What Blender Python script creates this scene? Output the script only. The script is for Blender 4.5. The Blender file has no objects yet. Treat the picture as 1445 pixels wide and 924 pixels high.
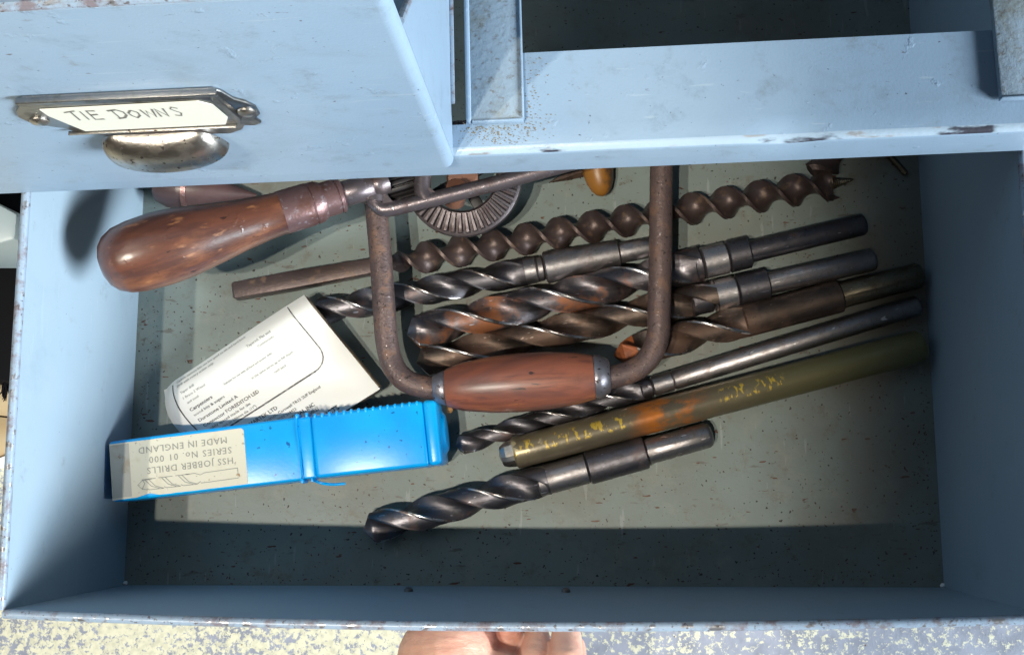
import bpy, bmesh, math, random
from mathutils import Vector, Matrix, Euler, noise as mnoise
random.seed(7)
PI = math.pi
scene = bpy.context.scene
col = scene.collection

# ---------------------------------------------------------------- camera, world, lamps, exposure
cam_d = bpy.data.cameras.new('camera'); cam = bpy.data.objects.new('camera', cam_d); col.objects.link(cam)
cam.location = (0.03106, 0.05053, 0.59387)
cam.rotation_euler = (0.14947, 0.06326, -0.00234)
cam_d.sensor_width = 36.0; cam_d.lens = 38.06
cam_d.clip_start = 0.01; cam_d.clip_end = 60
scene.camera = cam

world = bpy.data.worlds.new('World'); scene.world = world; world.use_nodes = True
wb = world.node_tree.nodes['Background']
wb.inputs[0].default_value = (1.0, 0.80, 0.58, 1); wb.inputs[1].default_value = 0.045

def aim(o, target):
    d = Vector(target) - o.location
    o.rotation_euler = d.to_track_quat('-Z', 'Y').to_euler()

def area(name, loc, target, w, h, power, color):
    l = bpy.data.lights.new(name, 'AREA'); l.shape = 'RECTANGLE'; l.size = w; l.size_y = h
    l.energy = power; l.color = color
    o = bpy.data.objects.new(name, l); col.objects.link(o); o.location = loc; aim(o, target); return o

def spot(name, loc, target, half, blend, power, radius, color):
    l = bpy.data.lights.new(name, 'SPOT'); l.spot_size = 2*half; l.spot_blend = blend
    l.energy = power; l.color = color; l.shadow_soft_size = radius
    o = bpy.data.objects.new(name, l); col.objects.link(o); o.location = loc; aim(o, target); return o

area('window_light', (2.15, -0.88, 0.90), (-0.1, 0.14, 0.08), 1.1, 0.75, 185, (0.84, 0.935, 1.0))
spot('ceiling_lamp', (-0.716, -1.112, 4.1255), (-1.29, 0.04, 0), math.radians(19.59), 0.10, 360, 0.035, (1.0, 0.93, 0.80))
spot('ceiling_lamp', (-1.3, -1.112, 4.1255), (-1.33, 0.04, 0), math.radians(19.57), 0.10, 360, 0.035, (1.0, 0.93, 0.80))

vs = scene.view_settings
vs.view_transform = 'Standard'; vs.look = 'None'; vs.exposure = 0.0; vs.gamma = 1.0
try: vs.use_curve_mapping = False
except Exception: pass
scene.cycles.use_denoising = True

# ---------------------------------------------------------------- materials
def new_mat(name):
    m = bpy.data.materials.new(name); m.use_nodes = True
    nt = m.node_tree; b = nt.nodes['Principled BSDF']
    return m, nt, b

def N(nt, t, **kw):
    n = nt.nodes.new(t)
    for k, v in kw.items(): setattr(n, k, v)
    return n

def coords(nt, stretch=(1, 1, 1), rot=(0, 0, 0), src='Object'):
    tc = N(nt, 'ShaderNodeTexCoord'); mp = N(nt, 'ShaderNodeMapping')
    mp.inputs['Scale'].default_value = stretch; mp.inputs['Rotation'].default_value = rot
    nt.links.new(tc.outputs[src], mp.inputs['Vector']); return mp.outputs['Vector']

def noise(nt, vec, scale, detail=4, rough=0.55, dist=0.0):
    n = N(nt, 'ShaderNodeTexNoise'); n.inputs['Scale'].default_value = scale
    n.inputs['Detail'].default_value = detail; n.inputs['Roughness'].default_value = rough
    n.inputs['Distortion'].default_value = dist
    nt.links.new(vec, n.inputs['Vector']); return n.outputs['Fac']

def ramp(nt, fac, lo, hi):
    r = N(nt, 'ShaderNodeMapRange'); r.inputs['From Min'].default_value = lo; r.inputs['From Max'].default_value = hi
    r.interpolation_type = 'SMOOTHSTEP'
    nt.links.new(fac, r.inputs['Value']); return r.outputs['Result']

def mixc(nt, fac, a, b):
    m = N(nt, 'ShaderNodeMix', data_type='RGBA')
    if isinstance(fac, float): m.inputs[0].default_value = fac
    else: nt.links.new(fac, m.inputs[0])
    for i, c in ((6, a), (7, b)):
        if isinstance(c, tuple): m.inputs[i].default_value = (*c, 1)
        else: nt.links.new(c, m.inputs[i])
    return m.outputs[2]

def mixf(nt, fac, a, b):
    m = N(nt, 'ShaderNodeMix', data_type='FLOAT'); nt.links.new(fac, m.inputs[0])
    for i, c in ((2, a), (3, b)):
        if isinstance(c, float): m.inputs[i].default_value = c
        else: nt.links.new(c, m.inputs[i])
    return m.outputs[0]

def layered(name, base, rough=0.5, metal=0.0, layers=(), bumps=(), coat=0.0, spec=0.5):
    """base colour with noise-masked layers: dict(scale, lo, hi, color, stretch, rot, rough, metal, detail, amount)"""
    m, nt, b = new_mat(name)
    c = base; r = rough; me = metal
    for L in layers:
        v = coords(nt, L.get('stretch', (1, 1, 1)), L.get('rot', (0, 0, 0)))
        f = ramp(nt, noise(nt, v, L['scale'], L.get('detail', 4), L.get('nrough', 0.55), L.get('dist', 0.0)), L['lo'], L['hi'])
        if L.get('amount', 1.0) != 1.0:
            k = N(nt, 'ShaderNodeMath', operation='MULTIPLY'); nt.links.new(f, k.inputs[0]); k.inputs[1].default_value = L['amount']; f = k.outputs[0]
        if 'color' in L: c = mixc(nt, f, c, L['color'])
        if 'rough' in L: r = mixf(nt, f, r, L['rough'])
        if 'metal' in L: me = mixf(nt, f, me, L['metal'])
    for val, sock in ((c, 'Base Color'), (r, 'Roughness'), (me, 'Metallic')):
        if isinstance(val, tuple): b.inputs[sock].default_value = (*val, 1)
        elif isinstance(val, float): b.inputs[sock].default_value = val
        else: nt.links.new(val, b.inputs[sock])
    prev = None
    for B in bumps:
        v = coords(nt, B.get('stretch', (1, 1, 1)), B.get('rot', (0, 0, 0)))
        f = noise(nt, v, B['scale'], B.get('detail', 3), 0.6)
        if 'lo' in B: f = ramp(nt, f, B['lo'], B['hi'])
        bp = N(nt, 'ShaderNodeBump'); bp.inputs['Strength'].default_value = B.get('strength', 0.5); bp.inputs['Distance'].default_value = B['dist']
        nt.links.new(f, bp.inputs['Height'])
        if prev: nt.links.new(prev, bp.inputs['Normal'])
        prev = bp.outputs['Normal']
    if prev: nt.links.new(prev, b.inputs['Normal'])
    b.inputs['Coat Weight'].default_value = coat; b.inputs['Coat Roughness'].default_value = 0.25
    b.inputs['Specular IOR Level'].default_value = spec
    return m

MT = {}
SPK = (0.05, 0.035, 0.03)
MT['paint'] = layered('blue_grey_enamel', (0.235, 0.325, 0.425), 0.38, 0.0, (
    dict(scale=7, lo=0.35, hi=0.7, color=(0.265, 0.355, 0.45), detail=5),
    dict(scale=16, lo=0.52, hi=0.75, color=(0.21, 0.275, 0.335), detail=8, nrough=0.7, dist=0.8, amount=0.8),
    dict(scale=60, lo=0.52, hi=0.74, color=(0.18, 0.235, 0.28), detail=8, nrough=0.72, amount=0.7),
    dict(scale=30, lo=0.60, hi=0.76, color=(0.235, 0.225, 0.19), detail=9, nrough=0.78, amount=0.6),
    dict(scale=110, lo=0.64, hi=0.74, color=(0.16, 0.14, 0.115), detail=8, nrough=0.75, amount=0.6, stretch=(0.6, 1, 1)),
    dict(scale=300, lo=0.645, hi=0.70, color=(0.34, 0.42, 0.48), detail=4, stretch=(0.12, 1.0, 2.2), rot=(0, 0, 0.35), amount=0.5),
    dict(scale=420, lo=0.70, hi=0.76, color=SPK, stretch=(1, 1, 1), detail=3, amount=0.8),
    dict(scale=330, lo=0.70, hi=0.77, color=(0.10, 0.07, 0.06), stretch=(0.5, 1, 1.2), rot=(0, 0, 0.6), detail=3, amount=0.8),
), (dict(scale=900, dist=0.00016, strength=0.4), dict(scale=25, dist=0.0012, strength=0.35, detail=2), dict(scale=110, lo=0.62, hi=0.75, dist=0.0004, strength=0.5, detail=6)), spec=0.4)
MT['wall_paint'] = layered('side_wall_enamel', (0.27, 0.355, 0.43), 0.42, 0.0, (
    dict(scale=8, lo=0.35, hi=0.7, color=(0.30, 0.385, 0.455), detail=4),
    dict(scale=20, lo=0.55, hi=0.78, color=(0.22, 0.29, 0.34), detail=8, nrough=0.7, amount=0.6),
    dict(scale=60, lo=0.58, hi=0.76, color=(0.19, 0.22, 0.23), detail=8, nrough=0.75, amount=0.6),
    dict(scale=260, lo=0.65, hi=0.70, color=(0.33, 0.43, 0.50), detail=4, stretch=(1.0, 0.15, 1.5), rot=(0.4, 0, 0), amount=0.4),
    dict(scale=450, lo=0.72, hi=0.78, color=SPK, detail=3, amount=0.7),
), (dict(scale=900, dist=0.00012, strength=0.35), dict(scale=14, dist=0.0014, strength=0.35, detail=2)), spec=0.2)
MT['drawer_floor'] = layered('dirty_drawer_floor_paint', (0.185, 0.225, 0.21), 0.5, 0.0, (
    dict(scale=14, lo=0.35, hi=0.7, color=(0.155, 0.185, 0.17), detail=5),
    dict(scale=45, lo=0.5, hi=0.75, color=(0.225, 0.24, 0.21), detail=7, nrough=0.7),
    dict(scale=70, lo=0.52, hi=0.68, color=(0.14, 0.125, 0.095), detail=9, nrough=0.78, amount=0.75),
    dict(scale=150, lo=0.60, hi=0.70, color=(0.10, 0.07, 0.045), detail=7, nrough=0.7, amount=0.8),
    dict(scale=260, lo=0.645, hi=0.69, color=(0.28, 0.31, 0.30), detail=4, stretch=(0.9, 0.12, 1), rot=(0, 0, 0.9), amount=0.6),
    dict(scale=200, lo=0.64, hi=0.70, color=(0.10, 0.085, 0.07), detail=6, stretch=(0.25, 1.0, 1), rot=(0, 0, 0.35), amount=0.7),
    dict(scale=230, lo=0.68, hi=0.72, color=(0.10, 0.035, 0.018), stretch=(0.5, 1.3, 1), rot=(0, 0, -0.7), detail=2),
    dict(scale=420, lo=0.70, hi=0.73, color=(0.03, 0.025, 0.02), detail=1),
    dict(scale=7, lo=0.45, hi=0.70, color=(0.165, 0.135, 0.10), detail=8, amount=0.6),
), (dict(scale=700, dist=0.00015, strength=0.5), dict(scale=60, dist=0.0004, strength=0.3)))
MT['dirty_paint'] = layered('grimy_enamel', (0.225, 0.29, 0.35), 0.55, 0.0, (
    dict(scale=40, lo=0.45, hi=0.68, color=(0.18, 0.20, 0.19), detail=9, nrough=0.75),
    dict(scale=330, lo=0.52, hi=0.68, color=(0.12, 0.105, 0.085), detail=6, nrough=0.7, amount=0.7),
), (dict(scale=420, dist=0.0006, strength=0.6, detail=6),), spec=0.3)
MT['rim'] = layered('worn_rim_paint', (0.25, 0.32, 0.40), 0.35, 0.0, (
    dict(scale=110, lo=0.48, hi=0.64, color=(0.16, 0.11, 0.11), stretch=(1, 1, 1), detail=8, nrough=0.75, amount=0.8),
    dict(scale=240, lo=0.56, hi=0.64, color=(0.42, 0.42, 0.44), rough=0.3, metal=0.8, detail=5),
    dict(scale=620, lo=0.60, hi=0.68, color=(0.08, 0.055, 0.045), detail=4, amount=0.8),
), (dict(scale=400, dist=0.0003, strength=0.6),))
MT['iron'] = layered('browned_iron', (0.135, 0.09, 0.082), 0.48, 0.35, (
    dict(scale=35, lo=0.35, hi=0.7, color=(0.10, 0.068, 0.066), detail=6),
    dict(scale=150, lo=0.50, hi=0.68, color=(0.19, 0.105, 0.07), rough=0.65, metal=0.2, detail=7, amount=0.8),
    dict(scale=700, lo=0.62, hi=0.68, color=(0.24, 0.20, 0.19), metal=0.9, rough=0.3, detail=3),
    dict(scale=500, lo=0.62, hi=0.68, color=(0.05, 0.035, 0.03), detail=3),
), (dict(scale=750, dist=0.0005, strength=0.7, detail=5), dict(scale=200, dist=0.0006, strength=0.4), dict(scale=320, lo=0.62, hi=0.70, dist=0.0005, strength=0.6)))
MT['cast'] = layered('worn_cast_frame', (0.16, 0.135, 0.145), 0.36, 0.75, (
    dict(scale=60, lo=0.45, hi=0.7, color=(0.085, 0.06, 0.058), rough=0.55, detail=7),
    dict(scale=300, lo=0.6, hi=0.7, color=(0.28, 0.26, 0.28), rough=0.25, detail=4),
), (dict(scale=500, dist=0.0003, strength=0.5, detail=5),))
MT['gear'] = layered('gear_steel', (0.10, 0.085, 0.09), 0.42, 0.7, (
    dict(scale=120, lo=0.5, hi=0.7, color=(0.07, 0.05, 0.05), rough=0.6, detail=6),
), (dict(scale=600, dist=0.0002, strength=0.5),))
MT['black_grease'] = layered('black_grease', (0.018, 0.016, 0.018), 0.5, 0.3, (), (dict(scale=300, dist=0.0003),))
MT['red_rust'] = layered('red_rust', (0.17, 0.075, 0.045), 0.6, 0.2, (
    dict(scale=120, lo=0.45, hi=0.65, color=(0.09, 0.05, 0.04), detail=6),), (dict(scale=500, dist=0.0003),))
def steel(name, base, rough, rust=0.6, rustc=(0.17, 0.065, 0.03), rl=0.55, rscale=55):
    rough += 0.06; base = (base[0]*0.88, base[1]*0.84, base[2]*0.82)
    return layered(name, base, rough, 1.0, (
        dict(scale=130, lo=0.45, hi=0.68, color=(base[0]*0.55, base[1]*0.46, base[2]*0.42), rough=rough+0.14, metal=0.8, detail=8, nrough=0.7, amount=0.8),
        dict(scale=70, lo=0.4, hi=0.7, color=tuple(v*0.62 for v in base), rough=min(1, rough+0.1), detail=6, stretch=(0.5, 1, 1)),
        dict(scale=rscale, lo=rl, hi=rl+0.16, color=rustc, rough=0.65, metal=0.35, detail=7, nrough=0.65, amount=rust),
        dict(scale=500, lo=0.60, hi=0.70, color=tuple(v*0.45 for v in base), rough=0.55, detail=4, amount=0.7),
        dict(scale=350, lo=0.68, hi=0.73, color=tuple(min(1, v*2.2) for v in base), detail=2, stretch=(0.4, 1.5, 1.5)),
    ), (dict(scale=520, dist=0.00024, strength=0.6, detail=5, stretch=(0.6, 1, 1)), dict(scale=90, dist=0.0003, strength=0.25)))
MT['steel_dark'] = steel('dark_drill_steel', (0.20, 0.20, 0.225), 0.34, 0.4)
MT['steel_rusty'] = steel('rust_streaked_steel', (0.19, 0.185, 0.205), 0.34, 0.9, (0.28, 0.095, 0.03), 0.48, 34)
MT['steel_brown'] = steel('brown_tarnished_steel', (0.17, 0.135, 0.115), 0.38, 0.7, (0.13, 0.07, 0.045), 0.45, 45)
MT['margin'] = layered('ground_margin', (0.45, 0.44, 0.44), 0.32, 1.0, (dict(scale=200, lo=0.5, hi=0.6, color=(0.14, 0.11, 0.10), rough=0.5, detail=5),), (dict(scale=500, dist=0.0002),))
MT['steel_bright'] = steel('bright_steel', (0.62, 0.62, 0.65), 0.30, 0.15)
MT['steel_mid'] = steel('grey_steel', (0.42, 0.415, 0.43), 0.33, 0.25)
MT['steel_olive'] = steel('olive_tarnished_steel', (0.21, 0.19, 0.14), 0.38, 0.5, (0.10, 0.06, 0.03), 0.5, 45)
MT['nickel'] = layered('pitted_nickel', (0.50, 0.47, 0.43), 0.30, 1.0, (
    dict(scale=160, lo=0.45, hi=0.7, color=(0.33, 0.29, 0.25), rough=0.45, detail=7),
    dict(scale=420, lo=0.62, hi=0.68, color=(0.06, 0.05, 0.04), rough=0.7, detail=3),
), (dict(scale=700, dist=0.0002, strength=0.6, detail=4),))
MT['nickel_dark'] = layered('dull_plated_steel', (0.27, 0.27, 0.27), 0.34, 1.0, (
    dict(scale=120, lo=0.45, hi=0.7, color=(0.13, 0.125, 0.11), rough=0.5, detail=7),
), (dict(scale=600, dist=0.0002, strength=0.5),))
MT['collar'] = layered('grey_collar_iron', (0.26, 0.25, 0.28), 0.4, 0.8, (
    dict(scale=300, lo=0.6, hi=0.68, color=(0.05, 0.04, 0.04), rough=0.7, detail=3),), (dict(scale=500, dist=0.0003),))
MT['wood_handle'] = layered('varnished_brown_wood', (0.115, 0.042, 0.025), 0.30, 0.0, (
    dict(scale=55, lo=0.35, hi=0.7, color=(0.05, 0.022, 0.018), stretch=(0.25, 1, 1), detail=7, nrough=0.65),
    dict(scale=28, lo=0.5, hi=0.72, color=(0.21, 0.08, 0.035), stretch=(0.35, 1, 1), detail=8, nrough=0.7, rough=0.40),
    dict(scale=240, lo=0.60, hi=0.72, color=(0.30, 0.13, 0.055), stretch=(0.35, 1, 1), detail=6, rough=0.5, amount=0.7),
    dict(scale=130, lo=0.50, hi=0.64, color=(0.06, 0.026, 0.02), stretch=(0.10, 1, 1), detail=6, nrough=0.7, amount=0.75),
    dict(scale=260, lo=0.66, hi=0.70, color=(0.03, 0.015, 0.012), stretch=(0.4, 1, 1), detail=3),
), (dict(scale=300, dist=0.0004, strength=0.4, stretch=(0.25, 1, 1)), dict(scale=120, dist=0.0005, strength=0.4, lo=0.6, hi=0.75)), coat=0.35)
MT['wood_grip'] = layered('red_brown_grip_wood', (0.235, 0.075, 0.042), 0.42, 0.0, (
    dict(scale=40, lo=0.42, hi=0.60, color=(0.105, 0.042, 0.035), stretch=(0.22, 1, 1), detail=5, dist=0.6),
    dict(scale=90, lo=0.55, hi=0.72, color=(0.33, 0.115, 0.05), stretch=(0.18, 1, 1), detail=7),
    dict(scale=170, lo=0.50, hi=0.66, color=(0.10, 0.035, 0.026), stretch=(0.07, 1, 1), detail=6, nrough=0.7, amount=0.7),
    dict(scale=230, lo=0.66, hi=0.71, color=(0.04, 0.018, 0.014), stretch=(0.35, 1, 1), detail=3),
), (dict(scale=260, dist=0.0004, strength=0.45, stretch=(0.2, 1, 1)),), coat=0.2)
MT['ferrule_wood'] = layered('worn_ferrule', (0.17, 0.10, 0.10), 0.36, 0.6, (
    dict(scale=80, lo=0.45, hi=0.7, color=(0.10, 0.045, 0.035), rough=0.5, detail=7),
    dict(scale=300, lo=0.58, hi=0.68, color=(0.28, 0.22, 0.23), rough=0.3, detail=4),
), (dict(scale=350, dist=0.0004, strength=0.5),))
MT['dark_wood'] = layered('dark_wood', (0.075, 0.038, 0.036), 0.45, 0.0, (
    dict(scale=60, lo=0.4, hi=0.7, color=(0.045, 0.025, 0.026), stretch=(0.3, 1, 1), detail=6),), (dict(scale=300, dist=0.0003),), coat=0.2)
MT['amber'] = layered('amber_wood', (0.29, 0.125, 0.022), 0.4, 0.0, (
    dict(scale=70, lo=0.48, hi=0.66, color=(0.075, 0.045, 0.03), detail=6),), (dict(scale=200, dist=0.0003),))
MT['orange_rust'] = layered('orange_rust', (0.30, 0.085, 0.025), 0.6, 0.2, (
    dict(scale=120, lo=0.45, hi=0.65, color=(0.16, 0.05, 0.025), detail=6),), (dict(scale=400, dist=0.0004),))
# rod: brown-olive lacquer with gold flakes and an orange worn patch
def rod_mat():
    m, nt, b = new_mat('lacquered_rod')
    v = coords(nt)
    sep = N(nt, 'ShaderNodeSeparateXYZ'); nt.links.new(v, sep.inputs[0]); X = sep.outputs[0]; Y = sep.outputs[1]
    def band(out, a, b_, s):
        r1 = ramp(nt, out, a-s, a+s); r2 = ramp(nt, out, b_+s, b_-s)
        k = N(nt, 'ShaderNodeMath', operation='MULTIPLY'); nt.links.new(r1, k.inputs[0]); nt.links.new(r2, k.inputs[1]); return k.outputs[0]
    def mul(a, b_):
        k = N(nt, 'ShaderNodeMath', operation='MULTIPLY'); nt.links.new(a, k.inputs[0]); nt.links.new(b_, k.inputs[1]); return k.outputs[0]
    c = mixc(nt, ramp(nt, noise(nt, coords(nt, (0.35, 1, 1)), 60, 7), 0.35, 0.7), (0.175, 0.145, 0.088), (0.095, 0.078, 0.055))
    c = mixc(nt, ramp(nt, X, 0.10, 0.19), c, (0.17, 0.155, 0.07))
    ny = ramp(nt, noise(nt, coords(nt, (0.6, 1, 1)), 70, 6, 0.7), 0.42, 0.62)
    c = mixc(nt, mul(band(X, 0.073, 0.108, 0.010), ny), c, (0.42, 0.13, 0.015))
    gold = ramp(nt, noise(nt, coords(nt, (1.6, 0.8, 1)), 230, 4, 0.6), 0.53, 0.60)
    gy = band(Y, -0.0025, 0.0045, 0.001)
    for a, e in ((0.004, 0.016), (0.022, 0.068), (0.118, 0.152)):
        c = mixc(nt, mul(mul(band(X, a, e, 0.002), gold), gy), c, (0.52, 0.36, 0.05))
    chip = mul(band(X, 0.003, 0.020, 0.002), ramp(nt, noise(nt, coords(nt, (0.7, 1.2, 1)), 120, 4), 0.48, 0.55))
    c = mixc(nt, mul(chip, band(Y, -0.001, 0.006, 0.001)), c, (0.46, 0.38, 0.22))
    nt.links.new(c, b.inputs['Base Color'])
    b.inputs['Roughness'].default_value = 0.36; b.inputs['Metallic'].default_value = 0.35
    bp = N(nt, 'ShaderNodeBump'); bp.inputs['Strength'].default_value = 0.4; bp.inputs['Distance'].default_value = 0.0003
    nt.links.new(noise(nt, v, 260, 4), bp.inputs['Height']); nt.links.new(bp.outputs[0], b.inputs['Normal'])
    return m
MT['rod'] = rod_mat()
MT['blue'] = layered('blue_plastic', (0.0, 0.35, 0.86), 0.30, 0.0, (
    dict(scale=40, lo=0.35, hi=0.7, color=(0.0, 0.42, 0.90), detail=4),
    dict(scale=300, lo=0.70, hi=0.74, color=(0.0, 0.12, 0.42), detail=2),
    dict(scale=50, lo=0.58, hi=0.72, color=(0.02, 0.25, 0.60), detail=9, nrough=0.8, amount=0.6, rough=0.5),
    dict(scale=60, lo=0.645, hi=0.665, color=(0.20, 0.52, 0.85), detail=2, stretch=(0.08, 1, 1), amount=0.6),
), (dict(scale=500, dist=0.00008, strength=0.4), dict(scale=25, dist=0.0006, strength=0.3, detail=1)))
MT['sticker'] = layered('yellowed_sticker', (0.66, 0.63, 0.51), 0.6, 0.0, (
    dict(scale=70, lo=0.55, hi=0.75, color=(0.54, 0.48, 0.34), detail=7, amount=0.7),
    dict(scale=150, lo=0.67, hi=0.73, color=(0.34, 0.20, 0.08), detail=4),
    dict(scale=420, lo=0.66, hi=0.71, color=(0.22, 0.17, 0.12), detail=3, amount=0.6)), (dict(scale=500, dist=0.0001),))
MT['tape'] = layered('grey_tape', (0.42, 0.41, 0.37), 0.4, 0.0, (
    dict(scale=90, lo=0.5, hi=0.7, color=(0.36, 0.31, 0.24), detail=7),
    dict(scale=200, lo=0.66, hi=0.72, color=(0.14, 0.09, 0.05), detail=4)), ())
MT['ink_faint'] = layered('faded_ink', (0.26, 0.27, 0.25), 0.6)
MT['ink'] = layered('black_ink', (0.03, 0.03, 0.035), 0.5, 0.0, (dict(scale=300, lo=0.5, hi=0.7, color=(0.28, 0.28, 0.27), detail=4),))
MT['pencil'] = layered('pencil', (0.16, 0.15, 0.13), 0.6)
MT['paper'] = layered('white_card', (0.74, 0.73, 0.69), 0.42, 0.0, (
    dict(scale=30, lo=0.55, hi=0.8, color=(0.74, 0.71, 0.62), detail=6, amount=0.6),), (dict(scale=60, dist=0.0003, strength=0.3),))
MT['paper_edge'] = layered('brown_card_edge', (0.42, 0.31, 0.21), 0.7, 0.0, (
    dict(scale=90, lo=0.45, hi=0.7, color=(0.22, 0.15, 0.10), detail=5, stretch=(0.4, 1, 4)),), ())
MT['label_card'] = layered('label_card', (0.72, 0.70, 0.60), 0.6, 0.0, (
    dict(scale=50, lo=0.58, hi=0.8, color=(0.70, 0.62, 0.38), detail=6, amount=0.7),), ())
MT['planks'] = layered('bare_tan_wood', (0.40, 0.30, 0.17), 0.6, 0.0, (
    dict(scale=60, lo=0.4, hi=0.7, color=(0.40, 0.28, 0.15), stretch=(0.15, 1, 1), rot=(0, 0, 0.3), detail=7),), (dict(scale=200, dist=0.0004, stretch=(0.2, 1, 1)),))
MT['white_edge_and_leak'] = layered('white_edging_and_leak', (0.80, 0.80, 0.80), 0.5)
MT['rubber'] = layered('black_bristle_and_gap', (0.004, 0.004, 0.005), 0.8, spec=0.1)
MT['pale_metal'] = layered('pale_blue_metal', (0.52, 0.64, 0.70), 0.4)
MT['webbing'] = layered('tan_webbing', (0.26, 0.17, 0.08), 0.7)
MT['crumb'] = layered('orange_crumb', (0.50, 0.24, 0.08), 0.6)
MT['swarf'] = layered('dirt_crumbs', (0.09, 0.05, 0.03), 0.8)
def skin_mat():
    m, nt, b = new_mat('skin')
    v = coords(nt)
    c = mixc(nt, ramp(nt, noise(nt, v, 60, 5), 0.35, 0.7), (0.66, 0.37, 0.265), (0.56, 0.26, 0.185))
    c = mixc(nt, ramp(nt, noise(nt, v, 25, 3), 0.5, 0.75), c, (0.58, 0.21, 0.155))
    nt.links.new(c, b.inputs['Base Color']); b.inputs['Roughness'].default_value = 0.45
    b.inputs['Subsurface Weight'].default_value = 0.25; b.inputs['Subsurface Radius'].default_value = (0.008, 0.003, 0.0015); b.inputs['Subsurface Scale'].default_value = 0.5
    bp = N(nt, 'ShaderNodeBump'); bp.inputs['Strength'].default_value = 0.8; bp.inputs['Distance'].default_value = 0.0010
    nt.links.new(noise(nt, coords(nt, (0.35, 1.3, 1), (0, 0, 0.5)), 260, 7, 0.65), bp.inputs['Height']); nt.links.new(bp.outputs[0], b.inputs['Normal'])
    return m
MT['skin'] = skin_mat()
def ground_mat():
    m, nt, b = new_mat('worn_painted_concrete')
    v = coords(nt)
    n1 = noise(nt, v, 170, 9, 0.74, 0.2); n2 = noise(nt, v, 9, 3)
    sep = N(nt, 'ShaderNodeSeparateXYZ'); nt.links.new(v, sep.inputs[0])
    gx = ramp(nt, sep.outputs[0], -0.15, 0.22)
    a = N(nt, 'ShaderNodeMath', operation='MULTIPLY_ADD'); nt.links.new(n2, a.inputs[0]); a.inputs[1].default_value = 0.25; nt.links.new(n1, a.inputs[2])
    s = N(nt, 'ShaderNodeMath', operation='MULTIPLY_ADD'); nt.links.new(gx, s.inputs[0]); s.inputs[1].default_value = -0.10; nt.links.new(a.outputs[0], s.inputs[2])
    f = ramp(nt, s.outputs[0], 0.565, 0.615)
    cream = mixc(nt, ramp(nt, noise(nt, v, 160, 5), 0.4, 0.7), (0.58, 0.56, 0.42), (0.45, 0.435, 0.33))
    grey = mixc(nt, ramp(nt, noise(nt, v, 40, 6), 0.35, 0.7), (0.25, 0.27, 0.335), (0.17, 0.185, 0.23))
    c = mixc(nt, f, grey, cream)
    c = mixc(nt, ramp(nt, noise(nt, v, 120, 3), 0.70, 0.74), c, (0.10, 0.06, 0.05))
    nt.links.new(c, b.inputs['Base Color']); b.inputs['Roughness'].default_value = 0.6
    bp = N(nt, 'ShaderNodeBump'); bp.inputs['Strength'].default_value = 0.5; bp.inputs['Distance'].default_value = 0.001
    nt.links.new(s.outputs[0], bp.inputs['Height']); nt.links.new(bp.outputs[0], b.inputs['Normal'])
    return m
MT['ground'] = ground_mat()

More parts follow.
